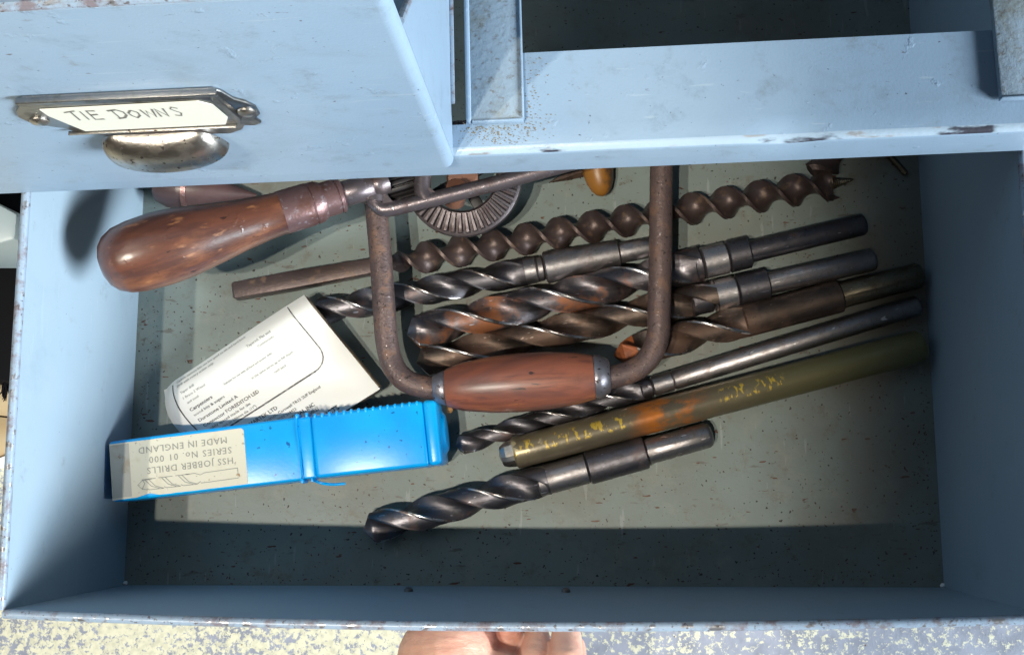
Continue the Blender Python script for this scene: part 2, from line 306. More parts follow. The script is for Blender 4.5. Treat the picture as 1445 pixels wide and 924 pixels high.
# ---------------------------------------------------------------- mesh helpers
class MB:
    def __init__(self): self.v = []; self.f = []; self.mi = []
    def add(self, vs, fs, mi=0):
        o = len(self.v); self.v += [tuple(p) for p in vs]
        self.f += [tuple(i+o for i in f) for f in fs]; self.mi += [mi]*len(fs)
    def box(self, lo, hi, mi=0, mtx=None):
        x0, y0, z0 = lo; x1, y1, z1 = hi
        vs = [Vector(p) for p in ((x0, y0, z0), (x1, y0, z0), (x1, y1, z0), (x0, y1, z0), (x0, y0, z1), (x1, y0, z1), (x1, y1, z1), (x0, y1, z1))]
        if mtx: vs = [mtx @ p for p in vs]
        self.add(vs, ((0, 3, 2, 1), (4, 5, 6, 7), (0, 1, 5, 4), (1, 2, 6, 5), (2, 3, 7, 6), (3, 0, 4, 7)), mi)
    def prism(self, poly, z0, z1, mi=0):
        n = len(poly)
        vs = [(p[0], p[1], z0) for p in poly] + [(p[0], p[1], z1) for p in poly]
        fs = [tuple(reversed(range(n))), tuple(range(n, 2*n))] + [(i, (i+1) % n, n+(i+1) % n, n+i) for i in range(n)]
        self.add(vs, fs, mi)
    def rings(self, rings, mi=0, cap=True):
        n = len(rings[0]); vs = [p for r in rings for p in r]; fs = []
        for k in range(len(rings)-1):
            for i in range(n):
                fs.append((k*n+i, k*n+(i+1) % n, (k+1)*n+(i+1) % n, (k+1)*n+i))
        if cap:
            fs.append(tuple(reversed(range(n)))); fs.append(tuple((len(rings)-1)*n+i for i in range(n)))
        self.add(vs, fs, mi)
    def lathe(self, prof, n=36, mi=0, wob=0.0):
        """profile [(x, r)] turned about the local X axis"""
        rs = []
        for x, r in prof:
            rs.append([(x, r*math.cos(a)*(1+wob*mnoise.noise((x*60, math.cos(a), math.sin(a)))), r*math.sin(a)*(1+wob*mnoise.noise((x*60+9, math.cos(a), math.sin(a))))) for a in (2*PI*i/n for i in range(n))])
        self.rings(rs, mi)
    def tube(self, pts, r, n=18, mi=0):
        pts = [Vector(p) for p in pts]; rs = []
        t0 = (pts[1]-pts[0]).normalized(); u = t0.orthogonal().normalized()
        for i, p in enumerate(pts):
            t = (pts[min(i+1, len(pts)-1)]-pts[max(i-1, 0)]).normalized()
            u = (u - t*u.dot(t)).normalized(); w = t.cross(u)
            rr = r[i] if isinstance(r, (list, tuple)) else r
            rs.append([p+rr*(math.cos(a)*u+math.sin(a)*w) for a in (2*PI*k/n for k in range(n))])
        self.rings(rs, mi)
    def build(self, name, mats, parent=None, smooth=True, angle=35, bevel=0.0, seg=2, sub=0, merge=True):
        me = bpy.data.meshes.new(name)
        o = bpy.data.objects.new(name, me); col.objects.link(o)
        vs = self.v
        if parent is not None:
            inv = world_of(parent).inverted()
            if self.__dict__.get('local') is None: vs = [inv @ Vector(p) for p in vs]
        me.from_pydata([tuple(p) for p in vs], [], self.f)
        for m in (mats if isinstance(mats, (list, tuple)) else [mats]): me.materials.append(MT[m])
        for p, k in zip(me.polygons, self.mi): p.material_index = k
        bm = bmesh.new(); bm.from_mesh(me)
        bmesh.ops.recalc_face_normals(bm, faces=bm.faces)
        if bevel: bmesh.ops.bevel(bm, geom=[e for e in bm.edges if len(e.link_faces) == 2 and e.calc_face_angle(0) > 0.6], offset=bevel, segments=seg, affect='EDGES', profile=0.5, clamp_overlap=True)
        bm.to_mesh(me); bm.free()
        if smooth:
            for p in me.polygons: p.use_smooth = True
            me.set_sharp_from_angle(angle=math.radians(angle))
        if parent is not None: o.parent = parent
        return o

def world_of(o):
    m = Matrix.Translation(o.location) @ o.rotation_euler.to_matrix().to_4x4()
    return world_of(o.parent) @ m if o.parent is not None else m

def L(mb): mb.local = True; return mb

def thing(name, label, cat, loc=(0, 0, 0), rot=(0, 0, 0), group=None):
    o = bpy.data.objects.new(name, None); col.objects.link(o); o.location = loc; o.rotation_euler = rot
    o.empty_display_size = 0.02
    o['label'] = label; o['category'] = cat
    if group: o['group'] = group
    return o

def tag(o, label, cat, group=None):
    o['label'] = label; o['category'] = cat
    if group: o['group'] = group
    return o

def axis_thing(name, label, cat, p0, p1, group=None):
    p0 = Vector(p0); p1 = Vector(p1)
    q = (p1-p0).to_track_quat('X', 'Z')
    return thing(name, label, cat, p0, q.to_euler(), group), (p1-p0).length

def lerp(a, b, t): return tuple(a[i]+(b[i]-a[i])*t for i in range(len(a)))

def text_mesh(body, size, align='LEFT', bold=0.0, spacing=1.0):
    cu = bpy.data.curves.new('lettering', 'FONT'); cu.body = body; cu.size = size; cu.align_x = align
    cu.resolution_u = 2; cu.offset = bold; cu.space_character = spacing
    ob = bpy.data.objects.new('lettering', cu); col.objects.link(ob)
    dg = bpy.context.evaluated_depsgraph_get(); me = bpy.data.meshes.new_from_object(ob.evaluated_get(dg))
    vs = [(v.co.x, v.co.y) for v in me.vertices]; fs = [tuple(p.vertices) for p in me.polygons]
    bpy.data.objects.remove(ob); bpy.data.curves.remove(cu); bpy.data.meshes.remove(me)
    return vs, fs

def stroke(mb, pts, w, fn, mi=0):
    """a pen stroke: ribbon of width w along 2-D points, mapped by fn(x, y) -> 3-D"""
    P = [Vector(p) for p in pts]
    n = len(P); vs = []; fs = []
    for i in range(n):
        t = (P[min(i+1, n-1)]-P[max(i-1, 0)]).normalized(); nn = Vector((-t.y, t.x))*w*0.5
        vs += [fn(*(P[i]+nn)), fn(*(P[i]-nn))]
    for i in range(n-1): fs.append((2*i, 2*i+1, 2*i+3, 2*i+2))
    mb.add(vs, fs, mi)

# ================================================================ SETTING
mb = MB(); mb.box((-4, -4, -0.34), (4, 4, -0.30))
g = mb.build('floor', 'ground', smooth=False); g['kind'] = 'structure'; g['label'] = 'worn grey and cream painted concrete floor'

# ================================================================ OPEN DRAWER
HW, H, YB = 0.22, 0.1255, 0.43
dr = thing('open_drawer', 'open blue grey steel drawer full of drill bits and hand tools', 'drawer', (0, 0.2, 0))
mb = MB(); mb.box((-HW-0.0015, -0.0012, -0.0015), (HW+0.0015, YB+0.001, 0.0)); mb.build('bottom_panel', 'drawer_floor', dr, smooth=False)
# each wall a sheet with a rolled top edge, slightly bowed like the real pressed sheet
def wall(name, a, b, out, bow, mat, t=0.0012, n=24, rim=True, top=H):
    a = Vector(a); b = Vector(b); out = Vector(out); mb = MB()
    R0 = []
    for i in range(n+1):
        u = i/n; p = a.lerp(b, u); o = out*bow*(4*u*(1-u))
        top_i = p + o + Vector((0, 0, top)); mid = p + o*0.45 + Vector((0, 0, top*0.5)); bot = p
        R0.append([bot, mid, top_i, top_i+out*t, mid+out*t, bot+out*t])
    mb.rings(R0); w = mb.build(name, mat, dr, angle=40)
    if rim:
        mr = MB(); mr.tube([r[2]+out*0.0017+Vector((0, 0, -0.0008)) for r in R0], 0.0021, 12); mr.build('rolled_rim', 'rim', w)
    return w
wl = wall('side_panel', (-HW, 0, 0), (-HW, YB, 0), (-1, 0, 0), 0.001, 'wall_paint')
wr = wall('side_panel', (HW, 0, 0), (HW, YB, 0), (1, 0, 0), 0.003, 'wall_paint')
wf = wall('front_panel', (-HW, 0, 0), (HW, 0, 0), (0, -1, 0), 0.0042, 'wall_paint')
wall('back_panel', (-HW, YB, 0), (HW, YB, 0), (0, 1, 0), 0.0, 'wall_paint', rim=False, top=0.10)
for p in ((-0.0585, 0, 0.026), (0.0225, 0, 0.026)):      # rivet ends of the front pull showing inside
    mb = MB(); mb.lathe([(0.0, 0.0023), (0.0012, 0.0022), (0.002, 0.0012), (0.0021, 0.0003)], 12)
    mb.v = [(p[0]+z_, p[1]-0.0005+x_, p[2]+y_) for x_, y_, z_ in mb.v]; mb.build('rivet', 'nickel_dark', dr)
for sx in (-1, 1):                                          # white dabs painting the light that leaks through the two front corners
    mb = MB(); mb.lathe([(0, 0.0004), (0.0008, 0.0016), (0.002, 0.0012), (0.003, 0.0003)], 8, wob=0.5)
    mb.v = [(sx*(HW-0.0012)+y_*0.8, 0.0012+z_*0.8, x_+0.0005) for x_, y_, z_ in mb.v]; mb.build('light_leak_dab', 'white_edge_and_leak', dr)
# cup pull outside on the front, in the hand
def cup_surface(mb, xc, ztop, a, b, h, d0, fn, t=0.0011, nu=28, nv=10):
    for off in (0.0, t):
        pass
    def P(u, v, k):
        ph = PI*u; s = math.sin(v*PI/2); c = math.cos(v*PI/2)
        aa = a-k; bb = b-k
        return fn((xc-aa*math.cos(ph)*(0.62+0.38*s), d0-bb*(math.sin(ph)**0.8)*s-0.0004, ztop-(h-k)*(1-c)-(0.0 if v < 1 else 0)))
    for k, flip in ((0.0, 0), (t, 1)):
        vs = [P(i/nu, j/nv, k) for j in range(nv+1) for i in range(nu+1)]
        fs = [(j*(nu+1)+i, j*(nu+1)+i+1, (j+1)*(nu+1)+i+1, (j+1)*(nu+1)+i) for j in range(nv) for i in range(nu)]
        mb.add(vs, fs)
    vs = []; 
    for i in range(nu+1): vs += [P(i/nu, 1, 0), P(i/nu, 1, t)]
    mb.add(vs, [(2*i, 2*i+1, 2*i+3, 2*i+2) for i in range(nu)])
mb = MB(); cup_surface(mb, -0.012, 0.075, 0.024, 0.013, 0.018, -0.004, lambda p: p); mb.build('cup_pull', 'nickel', dr)

# ================================================================ CABINET (rails and runners around the drawers)
YL = 0.19047
cb = thing('steel_cabinet', 'blue grey steel cabinet frame above the open drawer', 'cabinet', (0, YL, 0), (0, 0, 0.02226))
def cpart(mb, name, mat, **k): return L(mb).build(name, mat, cb, **k)
ZR = 0.156
# rail: folded plate with a front lip, dented edge
def rail():
    mb = MB(); n = 120; R_ = []
    for i in range(n+1):
        x = -0.62+0.98*i/n
        dent = 0.0022*math.exp(-((x-0.118)/0.010)**2)+0.0006*mnoise.noise((x*30, 0, 0))
        dep = 0.0135 if x < -0.0140 else 0.0440
        prof = [(0.0, 0.1292), (0.0, ZR-0.0035-dent*0.3), (0.0004, ZR-0.0016-dent), (0.0016, ZR-0.0005-dent), (0.0035, ZR-dent*0.5), (0.012, ZR), (dep, ZR),
                (dep, ZR-0.0012), (0.012, ZR-0.0012), (0.0035, ZR-0.0013-dent*0.5), (0.0016, ZR-0.003), (0.0013, 0.1292)]
        R_.append([(x, d, z) for d, z in prof])
    mb.rings(R_); return mb
MT['fold'] = layered('chipped_fold_paint', (0.34, 0.43, 0.51), 0.30, 0.0, (
    dict(scale=60, lo=0.54, hi=0.60, color=(0.04, 0.04, 0.055), detail=5, stretch=(0.35, 1, 1)),
    dict(scale=150, lo=0.55, hi=0.63, color=(0.52, 0.54, 0.56), detail=5, stretch=(0.3, 1, 1), metal=0.6),
), (dict(scale=300, dist=0.0003, strength=0.5),))
rm = rail(); rm.mi = [1 if (i % 12) in (2, 3) and i < 120*12 else 0 for i in range(len(rm.f))]
cpart(rm, 'rail', ['paint', 'fold'], angle=50)
def runner(x0, x1, d0, d1):
    mb = MB()
    mb.box((x0, d0, ZR+0.0004), (x1, d1, ZR+0.0042))
    return mb
rn = cpart(runner(-0.0133, 0.0090, 0.0135, 0.23), 'runner', 'dirty_paint', bevel=0.0008)
mb = MB(); mb.box((-0.0150, 0.0130, ZR+0.0008), (-0.0128, 0.23, ZR+0.0056)); L(mb).build('flange', 'paint', rn, bevel=0.0009)
mb = MB(); mb.box((0.0085, 0.0140, ZR+0.0008), (0.0093, 0.23, ZR+0.0050)); L(mb).build('flange', 'paint', rn, bevel=0.0002)
mb = MB(); mb.box((-0.0125, 0.0127, ZR+0.0008), (0.0090, 0.0136, ZR+0.0048)); L(mb).build('flange', 'paint', rn, bevel=0.0003)
rn2 = cpart(runner(0.2040, 0.2262, 0.0135, 0.23), 'runner', 'dirty_paint', bevel=0.0008)
mb = MB(); mb.box((0.2040, 0.0127, ZR+0.0008), (0.2262, 0.0136, ZR+0.0048)); L(mb).build('flange', 'paint', rn2, bevel=0.0003)
mb = MB(); mb.box((0.2262, 0.0130, ZR+0.0008), (0.2284, 0.23, ZR+0.0056)); L(mb).build('flange', 'paint', rn2, bevel=0.0009)
mb = MB(); mb.box((-0.62, 0.250, 0.0), (0.36, 0.2515, 1.1)); cpart(mb, 'rear_sheet', 'paint', smooth=False)
mb = MB(); mb.box((0.36, 0.0, -0.2995), (0.3615, 0.2515, 1.1)); cpart(mb, 'end_panel', 'paint', smooth=False)
mb = MB(); mb.box((-0.6215, 0.0, -0.2995), (-0.62, 0.2515, 1.1)); cpart(mb, 'end_panel', 'paint', smooth=False)
mb = MB(); mb.box((-0.62, 0.001, 0.3005), (0.36, 0.044, 0.333)); cpart(mb, 'upper_rail', 'paint', bevel=0.002)

mb = L(MB())
for i in range(650):
    if random.random() < 0.7: x = random.gauss(-0.004, 0.010); d = random.gauss(0.0095, 0.0035)
    else: x = random.gauss(0.012, 0.004); d = random.uniform(0.010, 0.042)
    if d < 0.004 or x < -0.019 or (d > 0.0125 and -0.0152 < x < 0.0096): continue
    s_ = random.choice((0.00012, 0.00018, 0.00028)); a0 = random.uniform(0, PI)
    mb.add([(x+s_*1.5*math.cos(a0+2*PI*k/5), d+s_*math.sin(a0+2*PI*k/5), ZR+0.00005) for k in range(5)]+[(x, d, ZR+s_*0.9)], [(k, (k+1) % 5, 5) for k in range(5)])
MT['grit'] = layered('brown_grit', (0.20, 0.17, 0.12), 0.9)
o = mb.build('grit', 'grit', cb, smooth=False); o['kind'] = 'stuff'

# ================================================================ LABELLED DRAWER (upper left)
td = thing('labelled_drawer', 'closed blue grey drawer with a tie downs label and cup pull', 'drawer', (0, YL, 0), (0, 0, 0.02226))
X0, X1 = -0.46, -0.0213
mb = MB()
prof = [(X1-0.0042, -0.0042), (X1-0.0026, -0.0040), (X1-0.0012, -0.0032), (X1-0.0004, -0.0018), (X1, 0.0), (X1-0.0012, 0.0), (X1-0.0028, -0.0026), (X1-0.006, -0.003), (X0, -0.003), (X0, -0.0042)]
zz = [0.1535+(0.316-0.1535)*i/8 for i in range(9)]
mb.rings([[(x, d, z) for x, d in prof] for z in zz]); fp = L(mb).build('front_panel', 'paint', td, angle=50)
mb = MB()                                                    # side sheet with its cut-down front corner
pr = [(0.0003, 0.1545), (0.022, 0.1590), (0.235, 0.1590), (0.235, 0.262), (0.03, 0.262), (0.0155, 0.2703), (0.0003, 0.2868)]
mb.add([(X1, d, z) for d, z in pr]+[(X1-0.0012, d, z) for d, z in pr], [tuple(range(7)), tuple(reversed(range(7, 14)))]+[(i, (i+1) % 7, 7+(i+1) % 7, 7+i) for i in range(7)])
sp = L(mb).build('side_panel', 'paint', td, smooth=False)
mb = MB(); mb.tube([(X1-0.0006, 0.001, 0.2866), (X1-0.0006, 0.0155, 0.2703), (X1-0.0006, 0.03, 0.262), (X1-0.0006, 0.234, 0.262)], 0.0013, 10); L(mb).build('rolled_edge', 'rim', sp)
mb = MB(); mb.box((X1, 0.0215, 0.1592), (X1+0.0017, 0.235, 0.1606)); L(mb).build('runner_flange', 'rim', sp, bevel=0.0003)
mb = MB(); mb.box((X0, 0.0, 0.1590), (X1-0.0015, 0.235, 0.1602)); L(mb).build('bottom_panel', 'wall_paint', td, smooth=False)
mb = MB(); mb.tube([(X0, -0.0022, 0.316), (X1-0.006, -0.0022, 0.316)], 0.0018, 10); L(mb).build('rolled_rim', 'rim', td)
# label holder with cup
D0 = -0.0043
def hp(x, z, d=0.0): return (x, D0-d, z)
lh = L(MB())
out = [(-0.1612, 0.2475), (-0.1590, 0.2530), (-0.1560, 0.2555), (-0.0905, 0.2555), (-0.0882, 0.2530), (-0.0862, 0.2455), (-0.0832, 0.2420), (-0.0812, 0.2370), (-0.0818, 0.2300), (-0.0846, 0.2262), (-0.0838, 0.2212), (-0.0870, 0.2188), (-0.0905, 0.2196), (-0.0930, 0.2150), (-0.0985, 0.2115), (-0.1435, 0.2135), (-0.1480, 0.2190), (-0.1535, 0.2205), (-0.1560, 0.2250), (-0.1600, 0.2275), (-0.1650, 0.2320), (-0.1662, 0.2385), (-0.1640, 0.2440)]
n = len(out)
lh.add([hp(x, z, 0.0) for x, z in out]+[hp(x, z, 0.0012) for x, z in out], [tuple(range(n)), tuple(reversed(range(n, 2*n)))]+[(i, (i+1) % n, n+(i+1) % n, n+i) for i in range(n)])
holder = lh.build('label_holder', 'nickel_dark', td, angle=40, bevel=0.0004)
mb = L(MB()); cup_surface(mb, -0.1262, 0.2165, 0.0240, 0.0105, 0.0150, D0-0.0012, lambda p: p); mb.build('cup', 'nickel', holder, angle=50)
# turned-up lips that hold the card
mb = L(MB()); mb.box((-0.1580, D0-0.0030, 0.2550), (-0.0890, D0-0.0008, 0.2558)); mb.box((-0.1580, D0-0.0030, 0.2535), (-0.0890, D0-0.0025, 0.2558)); mb.build('card_lip', 'nickel_dark', holder, bevel=0.0003)
mb = L(MB()); mb.box((-0.1560, D0-0.0026, 0.2208), (-0.0930, D0-0.0010, 0.2220)); mb.build('card_lip', 'nickel', holder, bevel=0.0003)
mb = L(MB()); mb.add([hp(-0.0935, 0.2490, 0.001), hp(-0.0905, 0.2548, 0.001), hp(-0.0880, 0.2300, 0.001), hp(-0.0912, 0.2225, 0.001), hp(-0.0925, 0.2490, 0.0028), hp(-0.0905, 0.2548, 0.0030), hp(-0.0890, 0.2300, 0.0026), hp(-0.0915, 0.2225, 0.0022)],
    [(0, 1, 2, 3), (4, 5, 6, 7), (0, 1, 5, 4), (1, 2, 6, 5), (2, 3, 7, 6), (3, 0, 4, 7)]); mb.build('card_lip', 'nickel_dark', holder, bevel=0.0003)
for x, z in ((-0.1605, 0.2345), (-0.0855, 0.2340)):
    mb = L(MB()); mb.lathe([(0, 0.0034), (0.0006, 0.0033), (0.0013, 0.0025), (0.0017, 0.0012), (0.0018, 0.0002)], 16)
    mb.v = [(x+y_, D0-0.0012-x_, z+z_) for x_, y_, z_ in mb.v]; mb.build('rivet', 'nickel', holder)
# card with hand-written lettering
mb = L(MB())
cd = [(-0.1545, 0.2460), (-0.0985, 0.2470), (-0.0945, 0.2430), (-0.0935, 0.2300), (-0.0965, 0.2232), (-0.1490, 0.2228), (-0.1545, 0.2400)]
nn = len(cd)
mb.add([hp(x, z, 0.0014) for x, z in cd]+[hp(x, z, 0.0018) for x, z in cd], [tuple(range(nn)), tuple(reversed(range(nn, 2*nn)))]+[(i, (i+1) % nn, nn+(i+1) % nn, nn+i) for i in range(nn)], 0)
def cardfn(x, y): return hp(-0.1475+x*0.0049*0.99, 0.2345+y*0.0085, 0.00195)
GL = {'T': [[(0, 1.0), (.9, 1.05)], [(.5, 1.02), (.42, 0)]], 'I': [[(.15, 1), (.1, 0)]], 'E': [[(.7, 1.02), (.08, 1), (0, 0), (.7, .02)], [(.05, .52), (.6, .55)]],
      'O': [[(.35, .82), (.06, .6), (.02, .25), (.3, 0), (.66, .2), (.7, .6), (.35, .84)]], 'W': [[(0, .92), (.16, .02), (.42, .78), (.62, .02), (.92, .95)]], 'N': [[(0, 0), (.1, .95), (.58, .05), (.72, 1.0)]], 'S': [[(.68, .9), (.35, 1.02), (.08, .8), (.35, .55), (.62, .3), (.4, .02), (.0, .12)]], 'D': [[(.1, .95), (.05, 0)], [(-.2, .98), (.4, 1.02), (.8, .75), (.8, .4), (.5, .1), (-.05, -.02)]], 'o': [[(.35, .62), (.08, .5), (.02, .2), (.3, 0), (.62, .15), (.65, .5), (.35, .64)]],
      'w': [[(0, .72), (.15, .02), (.38, .5), (.6, .02), (.8, .75)]], 'n': [[(0, 0), (.1, .78), (.55, .05), (.68, .82)]], 's': [[(.68, .8), (.35, .95), (.1, .75), (.35, .5), (.62, .3), (.4, .02), (.0, .1)]]}
cx = 0.0
for ch in 'TIE DOWNS':
    if ch == ' ': cx += 0.75; continue
    for st in GL[ch]: stroke(mb, [(cx+p[0]+random.uniform(-.05, .05), p[1]+random.uniform(-.06, .06)) for p in st], random.choice((0.10, 0.12, 0.14)), cardfn, 1)
    cx += {'I': 0.55}.get(ch, 1.05)
mb.build('label_card', ['label_card', 'pencil'], holder, smooth=False)

# ================================================================ TWIST DRILLS
def flute_rings(x0, x1, R, pitch, ph0=0.0, tip=True, runout=0.0, n=72, dx=0.0009, depth=0.60, tipdir=1):
    """cross sections of a right-hand two-flute twist drill along local X, tip at x0"""
    rs = []; k = max(8, int((x1-x0)/dx)); 
    for i in range(k+1):
        x = x0+(x1-x0)*i/k; s = x-x0
        fade = 1.0
        if runout > 0 and x1-x < runout: fade = math.sin((x1-x)/runout*PI/2)**0.9
        tipk = min(1.0, (s+0.0002)/(R*0.62)) if tip else 1.0
        ring = []
        for j in range(n):
            th = 2*PI*j/n; u = (th % PI)/PI                       # two flutes
            if u < 0.56:
                q = (u/0.56)*2-1; prof = 1-depth*fade*max(0, 1-abs(q)**2.2)**0.6
                if q < 0: prof = 1-depth*fade*max(0, 1-abs(q)**3)**0.5
            else:
                q = (u-0.56)/0.44; prof = 1.0 if q < 0.15 else 1-0.05*fade
            a = th+ph0+2*PI*x/pitch
            r = R*prof*tipk
            ring.append((x, r*math.cos(a), r*math.sin(a)))
        rs.append(ring)
    return rs
def drill(name, label, p0, p1, R, flute, pitch, mat, segs, ph=0.0, runout=None, group='twist drills lying in the drawer', cat='drill bit', rusty_tip=False):
    t, Ln = axis_thing(name, label, cat, p0, p1, group)
    mb = L(MB()); fl = flute*Ln
    mb.rings(flute_rings(0, fl, R, pitch, ph, runout=(runout or R*2.2)))
    mb.mi = [1 if 20 <= (i % 72) % 36 < 23 else 0 for i in range(len(mb.f))]     # ground margin along each land
    if rusty_tip: mb.mi = [2 if i//72 < 14 else m_ for i, m_ in enumerate(mb.mi)]
    mb.build('fluted_body', [mat, 'margin', 'orange_rust'], t, angle=32)
    for nm, a, b, ra, rb, m in segs:
        mb = L(MB()); a *= Ln; b *= Ln; c = min(0.0009, ra*0.14)
        if nm == 'shank' and b > Ln*0.985:
            pr = [(a, ra-c), (a+c, ra), (b-rb*0.45, rb), (b-rb*0.18, rb*0.88), (b-rb*0.04, rb*0.62), (b, rb*0.3)]
        else: pr = [(a, ra*0.8), (a+c*0.2, ra-c), (a+c, ra), (b-c, rb), (b-c*0.2, rb-c), (b, rb*0.7)]
        # extra rings so the turned surface has slight waviness
        mb.lathe(pr, 44, wob=0.006); mb.build(nm, m, t, angle=45)
    return t
GR = 'twist drills lying in the drawer'
drill('twist_drill', 'taper stepped drill with bright sleeve lying just below the spiral auger', (-0.11724, 0.14823, 0.00850), (0.08028, 0.18437, 0.00850), 0.0080, 0.60, 0.077, 'steel_dark',
      (('neck', 0.595, 0.635, 0.0074, 0.0074, 'steel_mid'), ('neck', 0.634, 0.655, 0.0068, 0.0068, 'steel_mid'), ('sleeve', 0.655, 0.865, 0.0090, 0.0074, 'steel_mid'), ('shank', 0.862, 1.0, 0.0058, 0.0056, 'steel_bright')), 0.9, runout=0.030)
drill('twist_drill', 'fat rust streaked drill whose dark tip lies highest against the left bar of the brace', (-0.06326, 0.13510, 0.01250), (0.18658, 0.19288, 0.01150), 0.0098, 0.64, 0.097, 'steel_rusty',
      (('sleeve', 0.625, 0.645, 0.0088, 0.0088, 'steel_dark'), ('sleeve', 0.645, 0.700, 0.0087, 0.0087, 'steel_bright'), ('sleeve', 0.700, 0.748, 0.0088, 0.0087, 'steel_dark'), ('shank', 0.746, 1.0, 0.0060, 0.0059, 'steel_dark')), 0.35)
drill('twist_drill', 'second fat drill with a slim grey shank, tucked against the wooden brace grip', (-0.05818, 0.11988, 0.00880), (0.19125, 0.17353, 0.01000), 0.0088, 0.655, 0.100, 'steel_brown',
      (('sleeve', 0.600, 0.645, 0.0084, 0.0084, 'steel_dark'), ('sleeve', 0.645, 0.700, 0.0086, 0.0086, 'steel_bright'), ('sleeve', 0.700, 0.768, 0.0086, 0.0086, 'steel_dark'), ('shank', 0.766, 1.0, 0.0061, 0.0060, 'steel_mid')), 1.3)
drill('twist_drill', 'brown rusted drill with orange tip behind the right bar of the brace', (0.04942, 0.12274, 0.00850), (0.21596, 0.16527, 0.00850), 0.0089, 0.44, 0.092, 'steel_brown',
      (('body', 0.42, 0.735, 0.0089, 0.0089, 'steel_brown'), ('shank', 0.733, 1.0, 0.0069, 0.0069, 'steel_olive')), 2.0, rusty_tip=True)
drill('twist_drill', 'long slim plain shank drill passing under the wooden brace grip', (-0.03682, 0.07431, 0.00570), (0.21438, 0.14912, 0.00570), 0.0057, 0.42, 0.064, 'steel_dark',
      (('body', 0.40, 0.425, 0.0053, 0.0053, 'steel_dark'), ('body', 0.425, 0.47, 0.0055, 0.0055, 'steel_bright'), ('shank', 0.47, 1.0, 0.0055, 0.0055, 'steel_mid')), 0.2)
drill('twist_drill', 'short thick drill nearest the drawer front with stepped grey shank', (-0.08623, 0.02970, 0.00750), (0.10122, 0.08036, 0.00750), 0.0086, 0.53, 0.084, 'steel_dark',
      (('body', 0.50, 0.645, 0.0080, 0.0080, 'steel_mid'), ('sleeve', 0.643, 0.812, 0.0089, 0.0088, 'steel_dark'), ('shank', 0.81, 1.0, 0.0069, 0.0068, 'steel_mid')), 0.5)
# lacquered rod
t, Ln = axis_thing('lacquered_rod', 'thick brown rod with flaking gold lettering between two drills', 'rod', (-0.00921, 0.06950, 0.00880), (0.21401, 0.12674, 0.00880))
mb = L(MB()); R = 0.0087
mb.lathe([(0.0045, R-0.001), (0.0055, R-0.0001)]+[(0.006+(Ln-0.009)*i/10, R) for i in range(11)]+[(Ln-0.0008, R-0.001), (Ln, R-0.0022)], 44, wob=0.004); mb.build('rod_body', 'rod', t)
mb = L(MB()); mb.lathe([(-0.0035, 0.002), (-0.0025, 0.0052), (0.0, 0.0066), (0.003, 0.0072), (0.006, 0.0074)], 14, wob=0.16); mb.build('chipped_end', 'nickel', t, angle=20)

# ================================================================ AUGER BITS
def auger_rings(x0, x1, R, pitch, ph=0.0, core=0.42, edge=0.17, dx=0.0009, ramp_in=0.012):
    prof = []
    m = 14
    for side in (1, -1):
        for i in range(m):
            q = 1-2*i/(m-1)                        # 1 .. -1 across the ribbon
            h = edge+(core-edge)*(1-abs(q)**1.3)
            prof.append((side*q, side*h))
    rs = []; k = int((x1-x0)/dx)
    for i in range(k+1):
        x = x0+(x1-x0)*i/k; a = ph+2*PI*x/pitch; sc = min(1, 0.32+0.68*(x-x0)/ramp_in)
        c, s = math.cos(a), math.sin(a)
        rs.append([(x, R*(p[0]*sc*c-p[1]*s), R*(p[0]*sc*s+p[1]*c)) for p in prof])
    return rs
MT['auger_iron'] = layered('dark_browned_iron', (0.085, 0.058, 0.052), 0.42, 0.5, (
    dict(scale=40, lo=0.4, hi=0.7, color=(0.06, 0.042, 0.04), detail=6),
    dict(scale=180, lo=0.55, hi=0.70, color=(0.15, 0.09, 0.055), rough=0.6, metal=0.2, detail=6, amount=0.7),
), (dict(scale=600, dist=0.0003, strength=0.5, detail=5),))
def auger(label, p0, p1, xs, R, pitch, ph, tang=True):
    t, Ln = axis_thing('auger_bit', label, 'auger bit', p0, p1, 'spiral auger bits')
    if tang:
        mb = L(MB()); w = 0.0047
        mb.rings([[(x, -a, -b), (x, a, -b), (x, a, b), (x, -a, b)] for x, a, b in ((0, w*0.80, w*0.7), (0.001, w, w), (0.035, w*1.05, w*1.05), (xs*Ln-0.012, w*0.92, w*0.9), (xs*Ln+0.004, w*0.7, w*0.7))])
        mb.build('square_tang', 'auger_iron', t, bevel=0.0007, angle=30)
    mb = L(MB()); xe = Ln-0.016; mb.rings(auger_rings(xs*Ln, xe, R, pitch, ph)); mb.build('spiral', 'auger_iron', t, angle=40)
    mb = L(MB())                                    # head with two spurs and the lead screw
    mb.rings(auger_rings(xe-0.001, xe+0.0045, R*1.04, pitch, ph, 0.34, 0.22, ramp_in=0.0001)); 
    for s in (0, PI):
        a = ph+2*PI*(xe+0.004)/pitch+s
        mb.add([(xe+0.003, R*math.cos(a+d)*k, R*math.sin(a+d)*k) for d, k in ((-0.2, 1.04), (0.2, 1.04), (0.25, 0.6), (-0.2, 0.6))]+[(xe+0.0085, R*math.cos(a)*0.98, R*math.sin(a)*0.98)], [(0, 1, 2, 3), (0, 1, 4), (1, 2, 4), (2, 3, 4), (3, 0, 4)])
    mb.build('cutting_head', 'auger_iron', t, angle=30)
    mb = L(MB()); pr = []
    for i in range(26): x = xe+0.003+0.0135*i/25; pr.append((x, (0.0030*(1-i/25)+0.0003)*(1.0+0.22*(i % 2))))
    mb.lathe(pr, 14); mb.build('lead_screw', 'steel_olive', t, angle=20)
    return t
auger('long spiral auger bit running from the square tang past both bars of the brace', (-0.16148, 0.16067, 0.00950), (0.18061, 0.21757, 0.01150), 0.255, 0.0089, 0.0372, 0.5)
